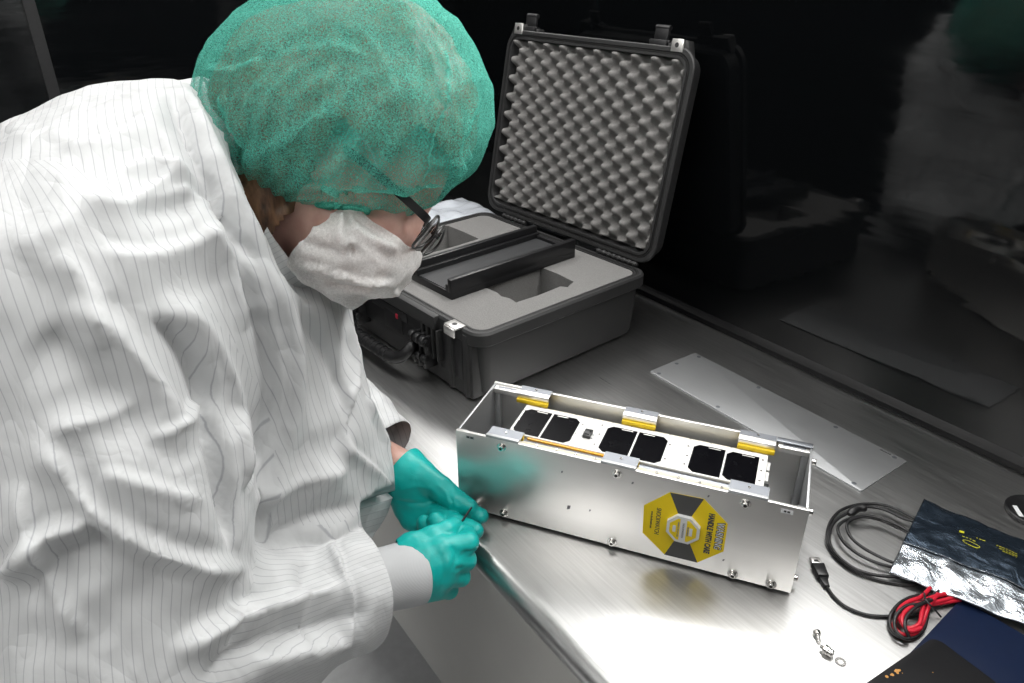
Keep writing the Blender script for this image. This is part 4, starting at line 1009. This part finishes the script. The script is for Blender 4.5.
# folds
rdg = lambda v: 1-2*np.abs(v)
n1 = rdg(vnoise(coat.v*np.array([8, 8, 5.])))*.0045 + rdg(vnoise(coat.v*np.array([17, 17, 11.])+7))*.0034 + rdg(vnoise(coat.v*np.array([40, 40, 30.])+3))*.0012
coat.disp(n1); GAIN = 1.4
coat.strokes([
    ([(148, 318), (182, 338), (205, 385), (218, 440), (230, 510), (238, 560)], -.015, .013, 1),
    ([(160, 300), (200, 325), (228, 385), (240, 450), (246, 500)], .012, .018, 0),
    ([(40, 430), (75, 490), (125, 535), (190, 562), (248, 570)], .016, .016, 1),
    ([(45, 460), (85, 525), (140, 562), (200, 585)], -.012, .020, 0),
    ([(0, 580), (45, 535), (92, 524)], .014, .014, 1),
    ([(20, 600), (60, 560), (110, 548)], -.010, .016, 0),
    ([(70, 300), (120, 335), (160, 390), (185, 430)], .010, .018, 1),
    ([(40, 330), (90, 372), (150, 430)], -.010, .020, 0),
    ([(150, 440), (185, 420), (200, 400)], .008, .010, 1),
    ([(50, 432), (100, 418), (140, 402)], .007, .010, 0),
    ([(232, 240), (262, 320), (272, 390), (258, 455), (240, 500)], -.010, .010, 1),
    ([(250, 240), (285, 310), (296, 390), (282, 460), (262, 520)], .010, .016, 0),
    ([(300, 310), (330, 360), (345, 410), (330, 470)], -.008, .014, 0),
    ([(352, 320), (354, 380), (345, 430), (352, 455)], .009, .012, 1),
    ([(340, 445), (365, 462), (388, 490), (384, 540)], .008, .010, 1),
    ([(250, 500), (300, 480), (350, 470)], .010, .018, 0),
    ([(262, 545), (310, 520), (360, 505)], -.010, .016, 0),
    ([(90, 200), (125, 205), (160, 185), (185, 160)], .008, .012, 1),
    ([(130, 215), (170, 205), (215, 185)], -.008, .012, 0),
    ([(100, 250), (150, 255), (200, 240), (225, 220)], .007, .014, 1),
    ([(172, 92), (194, 145), (222, 205), (256, 262)], -.013, .009, 1),
    ([(186, 86), (210, 140), (238, 200), (268, 258)], .009, .009, 0),
    ([(120, 172), (160, 160), (196, 182)], .007, .008, 1),
    ([(150, 205), (185, 190), (222, 200)], .006, .007, 1),
    ([(200, 225), (232, 262), (252, 330)], .008, .010, 1),
    ([(60, 250), (95, 300), (100, 360)], .006, .010, 1),
    ([(20, 480), (40, 560), (90, 640)], .008, .012, 1),
    ([(100, 470), (150, 485), (205, 500)], .006, .008, 1),
    ([(60, 150), (110, 140), (160, 110)], .006, .018, 0),
    ([(10, 250), (60, 230), (110, 190)], .006, .020, 0),
    ([(175, 655), (225, 620), (290, 600), (340, 585)], .012, .016, 1),
    ([(200, 683), (260, 640), (320, 625), (370, 610)], -.010, .016, 0),
    ([(255, 660), (300, 650), (350, 640)], .010, .014, 1),
    ([(330, 540), (340, 570), (352, 610), (345, 650)], .012, .010, 1),
    ([(300, 560), (312, 600), (318, 650)], -.008, .012, 0),
    ([(232, 575), (240, 610), (235, 650)], -.009, .012, 0),
    ([(366, 395), (376, 420), (388, 448)], .006, .008, 0),
])
GAIN = 1.0; coat.relax(1, .25)
# openings: right cuff, left cuff, neck
dR = (ENDR-P(255, 622, .845)); dR /= np.linalg.norm(dR); dL = P(398, 455, 1.108)-P(342, 412, 1.155); dL /= np.linalg.norm(dL)
def near_end(c, d, rad, ln): q_ = coat.v-c; t_ = q_@d; return (t_ < ln) & (np.linalg.norm(q_-t_[:, None]*d, axis=1) < rad)
coat.cut(ENDR+dR*.006, -dR, near_end(ENDR, dR, .11, .12))
coat.cut(P(389, 447, 1.115), -dL, near_end(P(389, 447, 1.115), dL, .055, .09))
co_ = kid('coverall', coat, M['coat'], attr={'stripe': stripe, 'stripe_panel': stripe_t, 'sleeve': panel})
co_['label'] = 'white pinstriped cleanroom coverall'
# collar standing open round the neck
na = Hd(-.03, -.03, 0)-NECK; na /= np.linalg.norm(na)
CPX = [(184, 82, .90), (196, 120, .80), (216, 175, .775), (240, 225, .775), (266, 268, .79), (300, 300, .83), (330, 312, .885), (345, 300, .96), (330, 250, 1.02), (280, 170, 1.03), (215, 100, .99)]
base = [P(x, y, d_) for x, y, d_ in CPX]; cen = np.mean(base, axis=0)
ring = smooth_path(base, 10, True); rows = []
for k in range(7):
    t_ = k/6; row = []
    for i, p in enumerate(ring):
        o_ = (p-cen); o_ = o_/np.linalg.norm(o_); row.append(p - na*.030*(1-t_)**1.2*1.0 + na*.026*t_ + o_*(.016*(1-t_)**2 - .006*t_) + o_*.003*math.sin(i*.55+2*t_))
    rows.append(row)
inner = [[p - (p-cen)/np.linalg.norm(p-cen)*.004 for p in r] for r in rows]
g = Geo().loft(rows+inner[::-1])
n_ = len(ring); st = np.array([i*.0065/SPC for _ in range(14) for i in range(n_)])
cs = Surf(np.array(g.v), g.f); kid('collar', cs, M['coat'], co_, attr={'stripe': st+.5, 'stripe_panel': st+.5, 'sleeve': st*0+1})
# knitted cuffs
cf = Geo(); a = P(335, 591, .910); b = P(424, 570, .972); d = b-a; Lc = np.linalg.norm(d)
prof = [(Lc*t_, .0425-.002*t_+.0012*math.sin(t_*9)) for t_ in np.linspace(0, .93, 14)] + [(Lc*.945, .0400), (Lc*.945, .0375), (Lc*.8, .0370)]
cf.lathe(a, d, prof, 36, cap=False)
kgeo('cuff', cf, M['knit'], co_)
# ---- trousers and shoes
F = Field((-1.34, -.30, 0.06), (-.60, .45, T-.0), .010)
for s_ in (-1, 1): F.chain([B(-.53, .80+.09*s_, -.06), B(-.475, .80+.10*s_, -.44), B(-.53, .80+.10*s_, -.80)], [.11, .082, .072], .03)
tr = from_field(F, 2); tr.disp(vnoise(tr.v*np.array([14, 14, 10.]))*.005); kid('trousers', tr, M['cloth_dark'])
for s_ in (-1, 1):
    F = Field(B(-.45, .80+.11*s_, -.9)-np.array([.2, .2, -.0005]), B(-.45, .80+.11*s_, -.9)+np.array([.2, .2, .15]), .007)
    F.cone(B(-.54, .80+.10*s_, -.855), B(-.35, .80+.12*s_, -.862), .046, .036, .02).cone(B(-.54, .80+.10*s_, -.84), B(-.545, .80+.10*s_, -.79), .045, .047, .02)
    sh = from_field(F, 2); sh.v[:, 2] = np.maximum(sh.v[:, 2], .001); kid('shoe', sh, M['case_dark'])
# ---- gloves
for nm, HD in (('right', RHAND), ('left', LHAND)):
    allp = np.array([p for k in ('thumb', 'index', 'middle', 'ring', 'little') for p in HD[k][0]]+[HD['wrist']]+HD['palm'])
    F = Field(allp.min(0)-.05, allp.max(0)+.05, .0023)
    hand_field(F, HD, .0012, .036)
    if nm == 'right': F.cone(P(405, 573, .962), P(418, 569, .966), .036, .034, .016)
    else: F.cone(PL(402, 471, 1.122), PL(414, 484, 1.114), .032, .030, .016)
    gl = from_field(F, 3)
    gl.disp(vnoise(gl.v*np.array([55, 55, 55.]))*.0009+vnoise(gl.v*np.array([140, 140, 140.]))*.0003)
    if nm == 'right':
        gl.strokes([([(452, 545), (456, 558), (452, 572)], -.0022, .004, 0), ([(440, 552), (443, 575), (440, 595)], -.0016, .004, 0), ([(425, 545), (430, 560), (428, 590)], .0010, .005, 0), ([(462, 552), (470, 552), (476, 550)], -.0030, .003, 0), ([(455, 569), (463, 568)], -.003, .003, 0)])
        c_, d_ = P(404, 574, .961), P(404, 574, .961)-P(424, 570, .968)
    else:
        gl.strokes([([(395, 500), (410, 503), (428, 503)], -.0022, .003, 0), ([(436, 484), (446, 492), (448, 504)], .0014, .003, 0), ([(398, 492), (415, 487), (436, 490)], .0012, .004, 0), ([(448, 496), (453, 503), (452, 512)], -.0016, .0025, 0), ([(455, 500), (460, 505)], -.0014, .0022, 0)])
        c_, d_ = PL(404, 472, 1.120), PL(404, 472, 1.120)-PL(425, 487, 1.106)
    d_ = d_/np.linalg.norm(d_)
    gl.cut(c_+d_*.004, -d_)
    kid('glove', gl, M['glove'])
# ---- hair, loose at the nape and pinned up under the net
F = Field(HC-.22, HC+.20, .005)
F.ell(Hd(-.020, .042, 0), (.100, .094, .082), RH, .02)
for x, y, dp, r in ((296, 82, .83, 70), (375, 88, .83, 88), (416, 120, .84, 58), (306, 116, .84, 62), (350, 110, .90, 72), (296, 122, .78, 52), (356, 130, .775, 48), (404, 134, .79, 42), (262, 118, .81, 44)): F.ell(P(x, y, dp), [r*dp/CAM_F]*3, None, .04)
F.chain([Hd(-.060, .02, .050), P(262, 205, .80), P(262, 262, .805)], [.040, .034, .016], .02)
F.chain([Hd(-.075, .0, .0), P(245, 215, .85), P(252, 262, .86)], [.05, .04, .02], .02)
for k in range(9):
    a = k/8; F.chain([P(270+26*a, 176, .775+.01*a), P(262+24*a, 215, .770+.012*a), P(256+12*a, 258+6*math.sin(k), .790)], [.006, .0048, .0025], .006)
hr = from_field(F, 2); q = np.stack([hr.v@HR, hr.v@HF, hr.v@HU], 1)
hr.disp(vnoise(q*np.array([90, 60, 10.]))*.003+vnoise(q*np.array([200, 150, 18.]))*.0016)
F_ = np.array(hr.f); lf = (hr.v-HC)@HF; lu = (hr.v-HC)@HU; ok = ~(((lf > .045) & (lu < .075)) | ((lf > -.012) & (lu < .028)))[F_].any(1); hr.f = [tuple(f) for f in F_[ok]]
kid('hair', hr, M['hair'])
for s_ in (-1, 1):
    g = Geo().lathe(Hd(.057, .002, .030*s_), HF, [(0, .001), (.0015, .005), (.005, .0088), (.009, .0100), (.013, .0088), (.0165, .005), (.018, .001)], 16); kgeo('eye', g, M['white_plastic'])
# ---- spectacles
gs = Geo()
rim = [[Hd(.104+.004*math.cos(a)**2, .001+.0215*math.sin(a), s_*.034+.027*math.cos(a)) for a in np.linspace(0, 2*PI, 28, endpoint=False)] for s_ in (-1, 1)]
fr = kgeo('eyeglasses', Geo().tube(rim[0], .0016, 8, True), M['black_plastic']); fr['label'] = 'black framed eyeglasses'
kgeo('rim', Geo().tube(rim[1], .0016, 8, True), M['black_plastic'], fr)
kgeo('bridge', Geo().tube([Hd(.106, .006, -.009), Hd(.109, .009, 0), Hd(.106, .006, .009)], .0016, 8), M['black_plastic'], fr)
for s_ in (-1, 1):
    kgeo('lens', Geo().lathe(Hd(.1035, .001, s_*.034), HF, [(0, .0205), (.001, .0208), (.0015, .0205)], 28), M['lens'], fr)
    ctr = smooth_path([Hd(.104, .010, s_*.058), Hd(.097, .0115, s_*.068), Hd(.05, .013, s_*.077), Hd(.0, .012, s_*.080), Hd(-.02, -.002, s_*.080)], 6); rows = []
    for i, p in enumerate(ctr):
        hgt = .0045; rows.append([p+HU*hgt+HR*.0012, p-HU*hgt+HR*.0012, p-HU*hgt-HR*.0012, p+HU*hgt-HR*.0012])
    kgeo('temple', Geo().loft(rows, cap0=True, cap1=True), M['black_plastic'], fr)
# ---- sheer face mask
mc = Hd(.050, -.062, .006)
F = Field(mc-.12, mc+.12, .0035)
F.ell(mc, (.058, .056, .068), RH, .01); F.ell(Hd(.058, -.052, .004), (.036, .046, .047), RH, .03); F.cone(Hd(.074, -.02, 0), Hd(.084, -.042, 0), .016, .018, .02)
F.cone(Hd(.048, .004, .060), Hd(.05, -.04, .055), .007, .02, .02); F.ell(Hd(.02, -.085, .02), (.045, .03, .05), RH, .02)
mk = from_field(F, 3); q = np.stack([(mk.v-mc)@HF, (mk.v-mc)@HU, (mk.v-mc)@HR], 1)
rdg = lambda v: 1-2*np.abs(v)
GAIN = 1.8; mk.disp(rdg(vnoise(q*np.array([16, 30, 16.])+3))*.0080+rdg(vnoise(q*np.array([34, 60, 34.])+11))*.0042)
mk.strokes([([(290, 262), (325, 268), (360, 280), (395, 283)], .006, .006, 1), ([(300, 240), (330, 250), (362, 252)], -.005, .006, 0), ([(345, 212), (342, 235), (352, 260)], .006, .005, 1), ([(310, 290), (340, 288), (375, 292)], -.005, .006, 0), ([(350, 225), (370, 240), (398, 250)], .005, .006, 0)])
def pl_n(a, b, keep):
    n_ = np.cross(HR, b-a); n_ /= np.linalg.norm(n_); return n_*np.sign((keep-a)@n_)
kp = P(348, 285, .79); ma, mb, mc_ = P(344, 207, .775), P(277, 272, .775), P(412, 246, .79)
mk.cut(ma, pl_n(ma, mb, kp), wob=.007); mk.cut(ma, pl_n(ma, mc_, kp), wob=.006)
mo = kid('face_mask', mk, M['mask'])
kgeo('ear_loop', Geo().tube(smooth_path([Hd(.050, .002, .064), Hd(.035, .016, .070), Hd(.012, .03, .079), Hd(-.006, .03, .084)], 5), .0011, 6), M['white_plastic'], mo)
# ---- bouffant hairnet
F = Field(P(345, 95, .82)-.27, P(345, 95, .82)+.27, .0055)
for x, y, dp, r in ((299, 84, .83, 76), (378, 92, .83, 98), (424, 122, .84, 62), (304, 118, .84, 72), (350, 110, .90, 88), (270, 112, .82, 50), (308, 128, .775, 62), (360, 138, .770, 62), (412, 142, .79, 54), (270, 120, .80, 48)): F.ell(P(x, y, dp), [r*dp/CAM_F]*3, None, .05)
hn = from_field(F, 3); hc = P(345, 100, .84)
F_ = np.array(hn.f)
q = np.stack([(hn.v-hc)@HF, (hn.v-hc)@HU, (hn.v-hc)@HR], 1)
azi = np.arctan2(q[:, 2], q[:, 0]); low = np.clip((.06-q[:, 1])/.12, 0, 1)
GAIN = 1.8
hn.disp(low*.0025*np.sin(azi*34+3*vnoise(q*20))+rdg(vnoise(q*np.array([13, 13, 13.])))*.006+rdg(vnoise(q*np.array([30, 30, 30.])+5))*.0030)
hn.strokes([([(440, 45), (446, 90), (430, 130), (418, 190)], .010, .008, 1), ([(205, 70), (235, 75), (262, 60)], .006, .007, 0), ([(240, 165), (275, 150), (310, 130), (345, 105)], .008, .009, 0), ([(470, 150), (455, 165), (420, 165)], .006, .006, 0), ([(360, 30), (385, 70), (392, 110)], .004, .005, 0), ([(480, 95), (460, 140), (455, 185)], .007, .007, 1), ([(210, 95), (222, 130), (245, 165)], -.008, .007, 0), ([(330, 200), (345, 170), (352, 140)], .006, .007, 0), ([(290, 60), (330, 50), (375, 62)], .004, .010, 0), ([(300, 195), (350, 198), (400, 200), (450, 188)], -.010, .007, 0)])
hem_n = np.cross(HR, P(442, 203, .79)-P(248, 172, .76)); hem_n *= np.sign(hem_n@HU)/np.linalg.norm(hem_n)
hn.cut(P(345, 205, .745), hem_n)
ho_ = kid('hairnet', hn, M['hairnet']); ho_['label'] = 'green sheer bouffant hairnet'
hl = hn.open_rim(); hq = hl-hl.mean(0); hb = np.cross(hem_n, HF); ha = np.arctan2(hq@hb, hq@HF); NB = 64
bins = ((ha+PI)/(2*PI)*NB).astype(int) % NB; hp = [hl[bins == k].mean(0) for k in range(NB) if (bins == k).any()]
kgeo('elastic_hem', Geo().tube(smooth_path(hp, 3, True), .0032, 6, True), M['hem'], ho_)
# ---- hex key held between the hands
ka, kb = P(454, 533, .996), P(471.5, 507.5, 1.024)
hk = obj('hex_key', Geo().tube([np.zeros(3), kb-ka], .0016, 6), M['cable']); hk.location = ka
tag(hk, 'thin black hex key held between the two gloved hands', 'tool')
